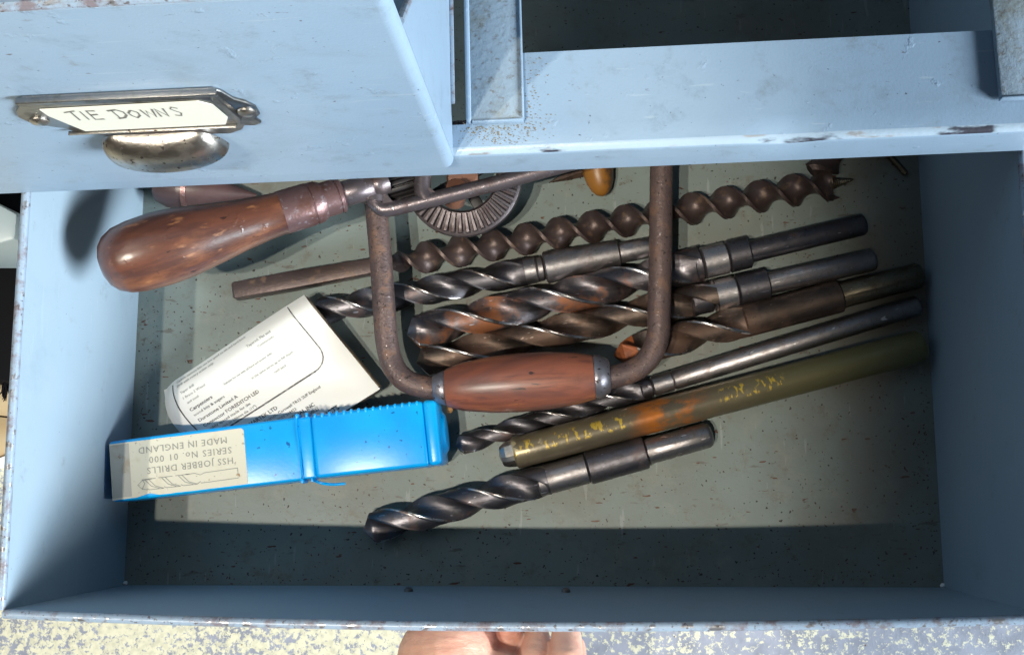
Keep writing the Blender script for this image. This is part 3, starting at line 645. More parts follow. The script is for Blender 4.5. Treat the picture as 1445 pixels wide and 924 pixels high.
auger('short dark auger bit half hidden under the rail behind the long spiral one', (0.15705, 0.22231, 0.01600), (0.27325, 0.29184, 0.01600), 0.0, 0.0100, 0.0372, 1.4, tang=False)

# ================================================================ BRACE
br = thing('hand_brace', 'rusty iron brace with a red brown wooden grip', 'brace', (0.00012, 0.10638, 0.03000))
ZB = 0.0305
ctrl = [(-0.08001, 0.25792, 0.03400), (-0.07925, 0.23585, 0.03400), (-0.07859, 0.21418, 0.03350), (-0.07468, 0.17526, 0.03250), (-0.07204, 0.14084, 0.03150), (-0.07081, 0.12874, 0.03100), (-0.06887, 0.11971, 0.03050), (-0.06499, 0.11214, 0.03050), (-0.05890, 0.10721, 0.03050), (-0.05098, 0.10490, 0.03050), (-0.04086, 0.10407, 0.03050), (0.00014, 0.10633, 0.03050), (0.04266, 0.10856, 0.03050), (0.05077, 0.10960, 0.03050), (0.05853, 0.11212, 0.03050), (0.06523, 0.11688, 0.03050), (0.06974, 0.12347, 0.03100), (0.07208, 0.13157, 0.03150), (0.07267, 0.14272, 0.03200), (0.07401, 0.17274, 0.03300), (0.07517, 0.21087, 0.03400), (0.07600, 0.23211, 0.03450), (0.07687, 0.25374, 0.03450)]
def catmull(P, n=6):
    P = [Vector(p) for p in P]; out = []
    for i in range(len(P)-1):
        a = P[max(i-1, 0)]; b = P[i]; c = P[i+1]; d = P[min(i+2, len(P)-1)]
        for k in range(n):
            t = k/n; out.append(0.5*((2*b)+(c-a)*t+(2*a-5*b+4*c-d)*t*t+(3*b-a-3*c+d)*t**3))
    return out+[P[-1]]
mb = MB(); mb.tube(catmull(ctrl), 0.00605, 22); mb.build('bow', 'iron', br, angle=60)
pg0, pg1 = Vector((-0.03936, 0.10387, 0.03050)), Vector((0.03862, 0.10897, 0.03050)); gl = (pg1-pg0).length; ax = (pg1-pg0).normalized()
grip = bpy.data.objects.new('wooden_grip', None)
bpy.data.objects.remove(grip)
def along(p0, p1, prof, name, mat, parent, n=40, wob=0.0):
    mb = MB(); mb.lathe(prof, n, wob=wob)
    q = (Vector(p1)-Vector(p0)).to_track_quat('X', 'Z'); M_ = Matrix.Translation(Vector(p0)) @ q.to_matrix().to_4x4()
    me = bpy.data.objects.new(name, None); bpy.data.objects.remove(me)
    mb.local = True
    o = mb.build(name, mat, parent, angle=50)
    o.matrix_local = world_of(parent).inverted() @ M_
    return o
gp = along(pg0, pg1, [(0, 0.0085), (0.0004, 0.0098), (0.004, 0.0112), (gl*0.12, 0.0127), (gl*0.3, 0.0147), (gl*0.5, 0.0154), (gl*0.7, 0.0150), (gl*0.88, 0.0136), (gl-0.003, 0.0122), (gl-0.0004, 0.0117), (gl, 0.0105)], 'wooden_grip', 'wood_grip', br, wob=0.008)
along(pg0-ax*0.0066, pg1, [(0, 0.0064), (0.0006, 0.0072), (0.0062, 0.0093), (0.0068, 0.009)], 'collar', 'collar', br, wob=0.02)
along(pg1-ax*0.0002, pg1+ax*0.1, [(0, 0.0114), (0.0006, 0.0117), (0.0035, 0.0112), (0.0078, 0.0088), (0.0084, 0.0070)], 'collar', 'collar', br, wob=0.02)

# ================================================================ HAND DRILL
hd = thing('hand_drill', 'old hand drill with brown wooden handle and toothed gear wheel', 'hand drill', (-0.07168, 0.20301, 0.04500))
h0, h1 = Vector((-0.20194, 0.15873, 0.09000)), Vector((-0.06754, 0.20898, 0.05600)); hl = (h1-h0).length; hx = (h1-h0).normalized()
def px(k): return k/423.0*hl                       # distance along the handle axis
along(h0, h1, [(0, 0.00057), (px(1.5), 0.00551), (px(6), 0.00997), (px(15), 0.01358), (px(30), 0.01634), (px(52), 0.01786), (px(85), 0.01834), (px(120), 0.01748), (px(160), 0.01539), (px(200), 0.01302), (px(235), 0.01140), (px(258), 0.01073), (px(264), 0.01102)], 'wooden_handle', 'wood_handle', hd, n=56, wob=0.03)
along(h0, h1, [(px(262), 0.00950), (px(263), 0.01111), (px(300), 0.01111), (px(306), 0.01092), (px(306.5), 0.01064), (px(308.5), 0.01064), (px(309), 0.01092), (px(318), 0.01064), (px(326), 0.00912)], 'ferrule', 'ferrule_wood', hd, n=44, wob=0.006)
along(h0, h1, [(px(322), 0.00760), (px(323), 0.00903), (px(345), 0.00912), (px(346), 0.00864), (px(347.5), 0.00864), (px(348), 0.00912), (px(353), 0.00903), (px(356), 0.00665)], 'collar', 'ferrule_wood', hd, n=40, wob=0.01)
along(h0, h1, [(px(352), 0.00589), (px(354), 0.00665), (px(398), 0.00655), (px(400), 0.00608), (px(402), 0.00655), (px(412), 0.00712), (px(424), 0.00570)], 'spindle', 'cast', hd, n=36, wob=0.012)
ZF = 0.046
fr = MB()
bar = catmull([(-0.07843, 0.20570, 0.05500), (-0.07576, 0.20186, 0.05500), (-0.07309, 0.19728, 0.05500), (-0.06972, 0.19457, 0.05500), (-0.06418, 0.19484, 0.05500), (-0.05130, 0.19761, 0.05500), (-0.03294, 0.20176, 0.05500), (-0.01094, 0.20697, 0.05500), (0.01466, 0.21359, 0.05500), (0.06206, 0.22537, 0.05500)])
fr.tube(bar, [0.0040]*len(bar), 14)
bar2 = catmull([(-0.08032, 0.20726, 0.05500), (-0.07749, 0.21557, 0.05500), (-0.06272, 0.22288, 0.05500), (-0.03310, 0.22984, 0.05500), (-0.00356, 0.23679, 0.05500), (0.05525, 0.25063, 0.05500)])
fr.tube(bar2, [0.0033]*len(bar2), 14)
fr.tube(catmull([(-0.07459, 0.19806, 0.05500), (-0.07432, 0.20410, 0.05500), (-0.07369, 0.21092, 0.05500), (-0.07231, 0.21736, 0.05500)]), 0.0062, 14)
fr.tube(catmull([(-0.04615, 0.19864, 0.05500), (-0.04877, 0.20283, 0.05500), (-0.04920, 0.20814, 0.05500), (-0.04854, 0.21647, 0.05500), (-0.04716, 0.22711, 0.05500)]), [0.0045, 0.0034, 0.0028, 0.0028]+[0.0030]*20+[0.004], 14) if False else fr.tube(catmull([(-0.04615, 0.19864, 0.05500), (-0.04877, 0.20283, 0.05500), (-0.04920, 0.20814, 0.05500), (-0.04854, 0.21647, 0.05500), (-0.04716, 0.22711, 0.05500)]), 0.0044, 14)
for tri in (((-0.07734, 0.20720, 0.05500), (-0.06884, 0.20930, 0.05500), (-0.06936, 0.19532, 0.05500), (-0.07308, 0.19652, 0.05500)), ((-0.06936, 0.19532, 0.05500), (-0.07128, 0.19988, 0.05500), (-0.06950, 0.20401, 0.05500), (-0.06235, 0.19594, 0.05500)), ((-0.04909, 0.19756, 0.05500), (-0.04769, 0.20508, 0.05500), (-0.04548, 0.20503, 0.05500), (-0.03954, 0.20001, 0.05500))):
    n3 = len(tri); fr.add([(p[0], p[1], p[2]+0.0030) for p in tri]+[(p[0], p[1], p[2]-0.0030) for p in tri], [tuple(range(n3)), tuple(reversed(range(n3, 2*n3)))]+[(i, (i+1) % n3, n3+(i+1) % n3, n3+i) for i in range(n3)])
fr.build('frame', 'cast', hd, angle=60)
# bevel pinion in the frame window
pc = Vector((-0.06054, 0.20857, 0.04900)); mb = MB()
for k in range(14):
    a = 2*PI*k/14
    M_ = Matrix.Translation(pc) @ Euler((0, 0, 0.28)).to_matrix().to_4x4() @ Matrix.Rotation(a, 4, 'X')
    mb.box((-0.0075, -0.0011, 0.0045), (0.0075, 0.0011, 0.0078), 0, M_)
q = Euler((0, 0, 0.28)).to_matrix().to_4x4()
m2 = MB(); m2.lathe([(-0.0085, 0.003), (-0.008, 0.0058), (0.008, 0.0058), (0.0085, 0.003)], 24)
mb.add([pc+(q @ Vector(p)) for p in m2.v], m2.f); mb.build('pinion', 'black_grease', hd, bevel=0.0003)
# crown gear: cone ring with radial teeth
gc = Vector((-0.03089, 0.21698, 0.03400)); ga = Euler((0.05, -0.04, 0)).to_matrix().to_4x4()
GM = Matrix.Translation(gc) @ ga
def ring_prof(mb, prof, n=96):
    k = len(prof); vs = [GM @ Vector((r*math.cos(2*PI*i/n), r*math.sin(2*PI*i/n), z)) for i in range(n) for r, z in prof]
    fs = [(i*k+j, i*k+(j+1) % k, ((i+1) % n)*k+(j+1) % k, ((i+1) % n)*k+j) for i in range(n) for j in range(k)]
    mb.add(vs, fs)
mb = MB(); ring_prof(mb, [(0.0185, 0.0005), (0.0200, 0.0022), (0.0300, -0.0008), (0.0318, -0.0020), (0.0318, -0.0060), (0.0185, -0.0060)])
NT = 46
for i in range(NT):
    a = 2*PI*(i+0.3)/NT; Mr = GM @ Matrix.Rotation(a, 4, 'Z'); w0, w1 = 0.00078, 0.00118
    vs = [(0.0205, -w0*1.3, 0.0012), (0.0205, w0*1.3, 0.0012), (0.0305, w1*1.3, -0.0016), (0.0305, -w1*1.3, -0.0016), (0.0207, -w0*0.6, 0.0040), (0.0207, w0*0.6, 0.0040), (0.0303, w1*0.6, 0.0016), (0.0303, -w1*0.6, 0.0016)]
    mb.add([Mr @ Vector(p) for p in vs], [(0, 3, 2, 1), (4, 5, 6, 7), (0, 1, 5, 4), (1, 2, 6, 5), (2, 3, 7, 6), (3, 0, 4, 7)])
gw = mb.build('gear_wheel', 'gear', hd, angle=30)
mb = MB()
for i in range(4):
    Mr = GM @ Matrix.Rotation(0.5+i*PI/2, 4, 'Z'); mb.box((0.004, -0.0030, -0.0055), (0.0192, 0.0030, -0.0020), 0, Mr)
mb.build('spoke', 'black_grease', gw, bevel=0.0006)
mb = MB(); ring_prof(mb, [(0.0002, 0.0005), (0.0075, 0.0005), (0.0085, -0.0005), (0.0085, -0.0055), (0.0002, -0.0055)], 40); mb.build('hub', 'red_rust', gw)
mb = MB(); mb.lathe([(0, 0.0052), (0.001, 0.006), (0.012, 0.0060), (0.013, 0.0050)], 24)
hb = Vector((-0.03505, 0.20293, 0.03700)); q = Euler((0, -1.1, 0.9)).to_matrix().to_4x4(); mb.v = [tuple(hb+(q @ Vector(p))) for p in mb.v]
mb.build('crank_boss', 'red_rust', hd)

# ================================================================ SMALL THINGS AT THE BACK
t, Ln = axis_thing('wooden_handle_end', 'dark brown wooden piece under the rail behind the hand drill', 'wooden handle', (-0.21047, 0.22225, 0.01200), (-0.15152, 0.21694, 0.00600))
mb = L(MB()); mb.lathe([(0, 0.002), (0.003, 0.0085), (0.010, 0.0115), (0.022, 0.0120), (0.034, 0.0095), (0.046, 0.005), (Ln, 0.0010)], 30, wob=0.03); mb.build('turned_body', 'dark_wood', t)
mb = L(MB()); mb.lathe([(0.0195, 0.0118), (0.0197, 0.0126), (0.0225, 0.0126), (0.0227, 0.0118)], 30); mb.build('ring', 'ferrule_wood', t)
t, Ln = axis_thing('amber_knob', 'amber brown turned knob poking out below the rail', 'knob', (0.04504, 0.21235, 0.00700), (0.03731, 0.25542, 0.01000))
mb = L(MB()); mb.lathe([(0, 0.0008), (0.0012, 0.0035), (0.0035, 0.0055), (0.008, 0.0074), (0.014, 0.0086), (0.024, 0.0088), (0.034, 0.006), (0.036, 0.002)], 28, wob=0.04); mb.build('knob_body', 'amber', t)
t, Ln = axis_thing('pointed_bit', 'small pointed steel bit left of the amber knob', 'drill bit', (0.01465, 0.22157, 0.00400), (0.05687, 0.23568, 0.00600))
mb = L(MB()); mb.lathe([(0, 0.0001), (0.004, 0.0011), (0.010, 0.0024), (0.018, 0.0034), (Ln*0.7, 0.0036)], 6); mb.build('spear_point', 'steel_brown', t, angle=20)
mb = L(MB()); mb.lathe([(Ln*0.69, 0.0030), (Ln*0.70, 0.0036), (Ln, 0.0034)], 20); mb.build('shank', 'steel_mid', t)
t, Ln = axis_thing('steel_pin', 'small brass coloured pin lying in the far right corner', 'pin', (0.21250, 0.22297, 0.00180), (0.19986, 0.23871, 0.00180))
mb = L(MB()); mb.lathe([(0, 0.0012), (0.0004, 0.0017), (Ln-0.0005, 0.0017), (Ln, 0.0012)], 16); mb.build('pin_body', 'steel_olive', t)
mb = MB(); mb.lathe([(0, 0.0004), (0.0008, 0.0020), (0.0024, 0.0022), (0.0036, 0.0014), (0.004, 0.0003)], 9, wob=0.4)
c0 = Vector((-0.03967, 0.09427, 0.01200)); mb.v = [(c0.x+x_-0.002, c0.y+y_, c0.z+z_) for x_, y_, z_ in mb.v]
cr = mb.build('crumb', 'crumb', None, smooth=False); tag(cr, 'orange crumb between the blue box and the wooden grip', 'crumb')
# loose dirt on the drawer floor
mb = MB()
for i in range(800):
    x = random.uniform(-0.20, 0.215); y = random.uniform(0.005, 0.22)
    if i > 420: y = 0.0015+abs(random.gauss(0, 0.006))
    if i > 560: x = -0.217+abs(random.gauss(0, 0.006)); y = random.uniform(0.002, 0.20)
    if i > 680: x = 0.217-abs(random.gauss(0, 0.007)); y = random.uniform(0.002, 0.20)
    s = random.choice((0.0002, 0.0003, 0.0003, 0.0004))*random.uniform(0.7, 1.2); a = random.uniform(0, PI); e = random.uniform(1, 2.6)
    vs = []
    for k in range(5):
        b = 2*PI*k/5; q = (s*e*math.cos(b), s*math.sin(b)); vs.append((x+q[0]*math.cos(a)-q[1]*math.sin(a), y+q[0]*math.sin(a)+q[1]*math.cos(a), 0.0001))
    vs.append((x, y, s*0.7)); mb.add(vs, [(k, (k+1) % 5, 5) for k in range(5)])
st = mb.build('floor_dirt', 'swarf', None, smooth=False); st['kind'] = 'stuff'; st['label'] = 'loose dirt and rust crumbs scattered on the drawer floor'

# ================================================================ BLUE DRILL BOX
ZT = 0.0345
TL, TR, BR, BL = [Vector(p) for p in ((-0.21777, 0.07702, 0.03450), (-0.04514, 0.09855, 0.03450), (-0.03932, 0.06372, 0.03450), (-0.21450, 0.04489, 0.03450))]
cen = (TL+TR+BR+BL)/4; xa = ((TR+BR)/2-(TL+BL)/2); LB = xa.length; xa.normalize(); ang = math.atan2(xa.y, xa.x)
bx = thing('drill_box', 'bright blue plastic drill box with a cream printed label', 'box', (cen.x, cen.y, 0.0058), (0, 0, ang))
WB = ((TL-BL).length+(TR-BR).length)/2; HB = ZT-0.0058
def rbox(x0, x1, w0, w1, z0, z1, b, name, mat, parent):
    mb = L(MB())
    mb.add([(x0, -w0/2, z0), (x1, -w1/2, z0), (x1, w1/2, z0), (x0, w0/2, z0), (x0, -w0/2, z1), (x1, -w1/2, z1), (x1, w1/2, z1), (x0, w0/2, z1)], [(0, 3, 2, 1), (4, 5, 6, 7), (0, 1, 5, 4), (1, 2, 6, 5), (2, 3, 7, 6), (3, 0, 4, 7)])
    return mb.build(name, mat, parent, bevel=b, seg=3)
xl = -LB/2; xr = LB/2; xs = xl+LB*0.585
body = rbox(xl, xs, WB-0.002, WB-0.0005, 0, HB-0.0006, 0.0016, 'sleeve', 'blue', bx)
lid = rbox(xs+0.0062, xr-0.0068, WB-0.0012, WB+0.0002, 0.0003, HB, 0.0020, 'cap', 'blue', bx)
rbox(xs-0.001, xs+0.0064, WB-0.0016, WB-0.0012, -0.0002, HB-0.0010, 0.0012, 'joint_band', 'blue', bx)
rbox(xr-0.0070, xr, WB+0.0006, WB-0.0006, 0.0, HB+0.0004, 0.0022, 'end_cap', 'blue', bx)
mb = L(MB()); mb.lathe([(0, 0.0002), (0.0004, 0.006), (0.0022, 0.0075), (0.003, 0.0082)], 20); mb.v = [(xr+0.0026-x_, y_*1.6, HB*0.45+z_*1.3) for x_, y_, z_ in mb.v]; mb.build('end_boss', 'blue', bx)
for i in range(15):                                       # moulded ribs along the rear top edge
    x = xs+0.0085+i*(xr-0.010-xs-0.0085)/14; mb = L(MB()); mb.lathe([(0, 0.0001), (0.0003, 0.0009), (0.0012, 0.0012), (0.0030, 0.0012)], 10)
    mb.v = [(x+y_*0.8, WB/2-0.0010+z_*1.2, HB+0.0005-x_) for x_, y_, z_ in mb.v]; mb.build('rib', 'blue', lid)
for sx, w in ((xs-0.001, 0.0018), (xs+0.0042, 0.0014)):
    for sy in (-1, 1):
        mb = L(MB()); mb.box((sx-w/2, sy*(WB/2)-0.0012, HB-0.009), (sx+w/2, sy*(WB/2)+0.0012, HB+0.0003)); mb.build('clip', 'blue', body, bevel=0.0005)
mb = L(MB()); mb.tube(catmull([(xs+0.004, -WB/2, HB-0.004), (xs+0.007, -WB/2-0.002, HB-0.008), (xs+0.013, -WB/2-0.0034, HB-0.010), (xs+0.019, -WB/2-0.0036, HB-0.011)]), 0.0008, 8); mb.build('sprue_tail', 'blue', body)
mb = L(MB()); mb.tube(catmull([(xs-0.001, WB/2-0.001, HB+0.0004), (xs-0.0014, WB/4, HB-0.0001), (xs-0.0006, -WB/4, HB-0.0001), (xs-0.0012, -WB/2+0.001, HB+0.0003)]), 0.00035, 6); mb.build('seam', 'blue', body)
# label: reads upside-down from the camera, so label x runs toward -x of the box
sx0, sx1 = xl+0.0004, xl+LB*0.415; sy0, sy1 = -WB/2+0.0018, WB/2-0.0026
ZS = HB-0.00045
mb = L(MB()); edge = []
for i in range(30):
    x = sx0+(sx1-sx0)*i/29; edge.append((x, sy0+0.0006*abs(mnoise.noise((x*160, 1, 0)))+(0.0016*max(0, 1-abs((x-sx0)/(sx1-sx0)-0.27)/0.08))))
poly = edge+[(sx1+0.0002, sy0+0.004), (sx1, sy1-0.0012), (sx1-0.0012, sy1)]+[(sx0+(sx1-sx0)*(1-i/10), sy1+0.0003*mnoise.noise((i*2.1, 0, 3))) for i in range(1, 11)]
mb.prism(poly, ZS-0.0003, ZS+0.0001, 0)
mb.add([(sx0+0.0003, sy0+0.001, ZS+0.00018), (sx0+0.0105, sy0+0.001, ZS+0.00018), (sx0+0.0105, sy1-0.0006, ZS+0.00018), (sx0+0.0003, sy1-0.0006, ZS+0.00018)], [(0, 1, 2, 3)], 2)
def lab(u, v): return (sx1-0.0105-u, sy0+0.0168-v+ (sy1-sy0)*0.0, ZS+0.00024)       # u right, v up in the label's own frame
def label_text(body, u, v, size, sp=1.0):
    vs, fs = text_mesh(body, size, spacing=sp); wd = 0
    mb.add([lab(u+p[0], v+p[1]) for p in vs], fs, 1)
label_text('HSS JOBBER DRILLS', -0.0040, 0.0020, 0.0048, 1.14)
label_text('SERIES No. 01 000', -0.0035, -0.0035, 0.0048, 1.20)
label_text('MADE IN ENGLAND', -0.0015, -0.0090, 0.0048, 1.14)
W_ = 0.00034
def dl(pts): stroke(mb, pts, W_, lambda x, y: lab(x, y), 1)
dl([(-0.0058, 0.0078), (-0.0058, 0.0130), (0.014, 0.0133), (0.0142, 0.0124), (0.0162, 0.0136)]); dl([(-0.0058, 0.0078), (0.012, 0.0082), (0.0142, 0.0090), (0.0172, 0.0078), (0.022, 0.0080)])
for k in range(3):
    x0_ = 0.0160+k*0.0090; dl([(x0_, 0.0136), (x0_+0.0075, 0.0135), (x0_+0.0088, 0.0128)]); dl([(x0_+0.004, 0.0079), (x0_+0.0115, 0.0079)])
    dl([(x0_, 0.0136), (x0_+0.0045, 0.0118), (x0_+0.0080, 0.0079)]); dl([(x0_+0.0022, 0.0134), (x0_+0.0066, 0.0117), (x0_+0.0098, 0.0081)])
dl([(0.0425, 0.0134), (0.0455, 0.0128), (0.0478, 0.0104), (0.0450, 0.0082), (0.0400, 0.0079)]); dl([(0.0455, 0.0128), (0.0440, 0.0100), (0.0450, 0.0082)])
mb.build('printed_label', ['sticker', 'ink_faint', 'tape'], bx, smooth=False)

# ================================================================ WHITE PACKET
Q1 = Vector((-0.11946, 0.15702, 0.02400)); Q2 = Vector((-0.07680, 0.10505, 0.01500)); Q4 = Vector((-0.20403, 0.10587, 0.00900))
U = Vector((Q1.x-Q4.x, Q1.y-Q4.y)); V = Vector((Q2.x-Q1.x, Q2.y-Q1.y)); LU, LV = U.length, V.length
pk = thing('white_packet', 'white card packet printed with small text, tucked behind the blue box', 'packet', (Q4.x, Q4.y, 0.001))
def sm(t): t = max(0, min(1, t)); return t*t*(3-2*t)
def ztop(u, v):
    b = 0.0120+0.0115*sm(u)*(1-0.62*v)-0.0035*v*(1-u)
    b += 0.0012*math.sin(u*5+v*2)*v*(1-v)*2
    k = max(0, 1-u/0.13); b -= 0.0085*k**2.0
    k = max(0, 1-v/0.16); b -= 0.0060*k**2.0
    return b
def pkt(u, v, dz=0.0):
    uu = u-0.050*math.sin(PI*min(1, v*1.5))*max(0, 0.35-u)/0.35+0.05*max(0, 0.22-v)/0.22*max(0, 0.4-u)   # rounded left end
    return (Q4.x+U.x*uu+V.x*v, Q4.y+U.y*uu+V.y*v, max(0.0006, ztop(u, v)+dz))
NU, NV = 48, 32
mb = MB()
top = [pkt(i/NU, j/NV) for j in range(NV+1) for i in range(NU+1)]
TH = 0.0062
bot = [(p[0], p[1], max(0.0003, p[2]-TH)) for p in top]
W1 = NU+1
mb.add(top+bot, [(j*W1+i, j*W1+i+1, (j+1)*W1+i+1, (j+1)*W1+i) for j in range(NV) for i in range(NU)] + [tuple(len(top)+k for k in (j*W1+i, (j+1)*W1+i, (j+1)*W1+i+1, j*W1+i+1)) for j in range(NV) for i in range(NU)], 0)
nt_ = len(top)
sides = [[j*W1 for j in range(NV+1)], [i for i in range(W1)]]
for s in sides: mb.add([top[k] for k in s]+[bot[k] for k in s], [(i, i+1, len(s)+i+1, len(s)+i) for i in range(len(s)-1)], 0)
for s in ([NV*W1+i for i in range(W1)], [j*W1+NU for j in range(NV+1)]): mb.add([top[k] for k in s]+[bot[k] for k in s], [(i, i+1, len(s)+i+1, len(s)+i) for i in range(len(s)-1)], 1)
mb.build('card_sleeve', ['paper', 'paper_edge'], pk, angle=40)
mb = MB()                                                # inner leaves showing at the open end
for k in range(3):
    a = [pkt(1.0+0.004*k+0.006*sm(j/NV), 0.03+0.95*j/NV, -0.0008-0.0012*k) for j in range(NV+1)]; b = [pkt(0.985, 0.03+0.95*j/NV, -0.0008-0.0012*k) for j in range(NV+1)]
    a2 = [(p[0], p[1], p[2]-0.0005) for p in a]
    n_ = NV+1; mb.add(a+b+a2, [(j, j+1, n_+j+1, n_+j) for j in range(NV)]+[(j, j+1, 2*n_+j+1, 2*n_+j) for j in range(NV)])
mb.build('inner_leaf', 'paper_edge', pk, angle=40)
mb = MB()
def pm(x, y): return pkt(x/LU, 1-y/LV, 0.00022)              # metres along the packet, y up from its lower edge
def ptext(body, x, vfrac, size, bold=0.0, mi=0):
    vs, fs = text_mesh(body, size*0.66, bold=bold*0.6+0.00001); y = LV*(1-vfrac)
    mb.add([pm(x+p[0], y+p[1]) for p in vs], fs, mi)
# rounded border line
r_ = 0.010; u0, u1, v0, v1 = LU*0.085, LU*0.885, LV*0.60, LV*0.012
def yy(v): return LV-v
bl = [(u0, yy(v1)), (u0, yy(v0*0.5)), (u0, yy(v0)-0.0), (u0, yy(v0)-0.02)]
stroke(mb, [(u0, LV-LV*q/30) for q in range(1, 30)], 0.0006, pm, 1)
rc = [(u1, LV-LV*0.02-(v0-LV*0.02-r_)*i/12) for i in range(13)]
rc += [(u1-r_+r_*math.cos(a), LV-v0+r_-r_*math.sin(a)) for a in (PI/2*i/8 for i in range(1, 9))]
stroke(mb, rc, 0.00055, pm, 1)
stroke(mb, [(u1-r_-(u1-r_-u0)*i/20, LV-v0) for i in range(21)], 0.0009, pm, 1)
X = u0+0.003
ptext('Carbide masonry bits: use low speed on tile and hard brick', X, 0.045, 0.0030, 0, 0)
ptext('Drill with rotary action only.', X, 0.085, 0.0032, 0, 0)
ptext('Tapered, Flat and', LU*0.57, 0.135, 0.0034, 0.00002, 0)
ptext('Countersinks.', LU*0.62, 0.185, 0.0030, 0, 0)
ptext('Taper drill', X+0.001, 0.155, 0.0030, 0, 0)
ptext('1 Brace 2 Wood', X+0.001, 0.205, 0.0030, 0, 0)
ptext('and steel', X+0.002, 0.255, 0.0028, 0, 0)
ptext('Carpenters', X+0.001, 0.325, 0.0042, 0.00005, 1)
ptext('wood bits & augers', X+0.001, 0.375, 0.0034, 0, 1)
ptext('Durastone Limited A', X+0.001, 0.435, 0.0040, 0.00003, 1)
ptext('Connector FOREDITCH LED', X+0.001, 0.495, 0.0042, 0.00004, 1)
ptext('widely spaced made for the', X+0.001, 0.540, 0.0035, 0, 1)
ptext('Spiral point to 280mm dia. (11")', X+0.001, 0.582, 0.0032, 0, 1)
X2 = u0+0.018
ptext('MARTEK LTD', X2+0.004, 0.690, 0.0046, 0.00008, 1)
ptext('PO Box 20 Redruth, Cornwall TR15 2UF England', X2, 0.735, 0.0036, 0.00002, 1)
ptext('TELEX 45117  Fax: 0209 219422', X2, 0.780, 0.0034, 0, 1)
ptext('MARTEK INTERNATIONAL INC', X2-0.003, 0.832, 0.0046, 0.00006, 1)
ptext('PO Box 8017 Street, Houston, Texas 60021', X2-0.003, 0.878, 0.0036, 0.00002, 1)
ptext('Tel: 800 235 3070', X2-0.003, 0.920, 0.0034, 0, 1)
ptext('QUALITY PRODUCTS', X2+0.012, 0.962, 0.0058, 0.0001, 1)
ptext('Suitable for use with all hand and power drills', X+0.022, 0.290, 0.0026, 0, 0)
ptext('in the same series up to full depth', LU*0.48, 0.375, 0.0030, 0, 0)
ptext('each pack', LU*0.60, 0.435, 0.0030, 0, 0)
mb.build('printed_text', ['ink_faint', 'ink'], pk, smooth=False)

# ================================================================ LEFT OF THE DRAWER, FAR BELOW
bk = thing('plank_board', 'tan wooden boards with a white edge on the floor left of the drawer', 'board', (-0.48962, 0.09401, -0.28500))
c1 = [(-0.61762, 0.16654, -0.28100), (-0.41958, 0.17652, -0.28100), (-0.41568, 0.11575, -0.28100), (-0.43979, 0.11238, -0.28100), (-0.61408, 0.13029, -0.28100)]
mb = MB(); mb.prism([p[:2] for p in c1], -0.2995, -0.281); mb.build('plank', 'planks', bk, bevel=0.0008)
c2 = [(-0.61397, 0.12908, -0.28100), (-0.43971, 0.11120, -0.28100), (-0.41559, 0.11428, -0.28100), (-0.41425, 0.09343, -0.28100), (-0.44967, 0.07957, -0.28100), (-0.60599, 0.04738, -0.28100)]
mb = MB(); mb.prism([p[:2] for p in c2], -0.2995, -0.281); mb.build('plank', 'planks', bk, bevel=0.0008)
c3 = [(-0.60587, 0.04621, -0.28100), (-0.44959, 0.07841, -0.28100), (-0.41418, 0.09226, -0.28100), (-0.41380, 0.08642, -0.28100), (-0.44913, 0.07199, -0.28100), (-0.60519, 0.03922, -0.28100)]
mb = MB(); mb.prism([p[:2] for p in c3], -0.2995, -0.2795); mb.build('edging_strip', 'white_edge_and_leak', bk, bevel=0.0006)
bs = thing('black_brush', 'black bristle brush left of the drawer, its block lengthened to fill the dark gap', 'brush', (-0.42418, 0.18736, -0.20000))
p_a, p_b, p_c, p_d = (-0.51545, 0.32521, -0.20000), (-0.39485, 0.32240, -0.20000), (-0.39240, 0.13242, -0.20000), (-0.49970, 0.14426, -0.20000)
mb = MB(); mb.prism([p_a[:2], p_b[:2], p_c[:2], p_d[:2]], -0.281, -0.20); mb.build('brush_and_gap_block', 'rubber', bs, bevel=0.002)  # near-black block, lengthened so its colour supplies the shade of the gap
mb = MB()
for i in range(160):
    u = random.random(); a = lerp(p_d, p_c, u); ln = random.uniform(0.008, 0.016)
    for k in range(1):
        x, y = a[0], a[1]+0.001; z = random.uniform(-0.272, -0.204)
        mb.tube([(x, y, z), (x+random.uniform(-.002, .002), y-ln*0.6, z+random.uniform(-.002, .002)), (x+random.uniform(-.003, .003), y-ln, z+random.uniform(-.004, .003))], [0.0008, 0.0007, 0.0003], 5)
o = mb.build('bristles', 'rubber', bs); o['kind'] = 'stuff'
p_a, p_b, p_c, p_d = (-0.47213, 0.23598, -0.18000), (-0.38308, 0.23229, -0.18000), (-0.38250, 0.22355, -0.18000), (-0.47140, 0.22717, -0.18000)
mb = MB(); mb.prism([p_a[:2], p_b[:2], p_c[:2], p_d[:2]], -0.2, -0.18); tag(mb.build('tan_strap', 'webbing', None, bevel=0.001), 'tan strap above the black brush at the left edge', 'strap')
p_ = [(-0.44506, 0.27279, -0.10000), (-0.36638, 0.24657, -0.10000), (-0.34983, 0.23782, -0.10000), (-0.35007, 0.21956, -0.10000), (-0.36519, 0.21588, -0.10000), (-0.44021, 0.21715, -0.10000)]
mb = MB(); mb.prism([p[:2] for p in p_], -0.18, -0.10); tag(mb.build('metal_bracket', 'pale_metal', None, bevel=0.003), 'pale blue metal block in the dark gap at the left edge', 'metal block')

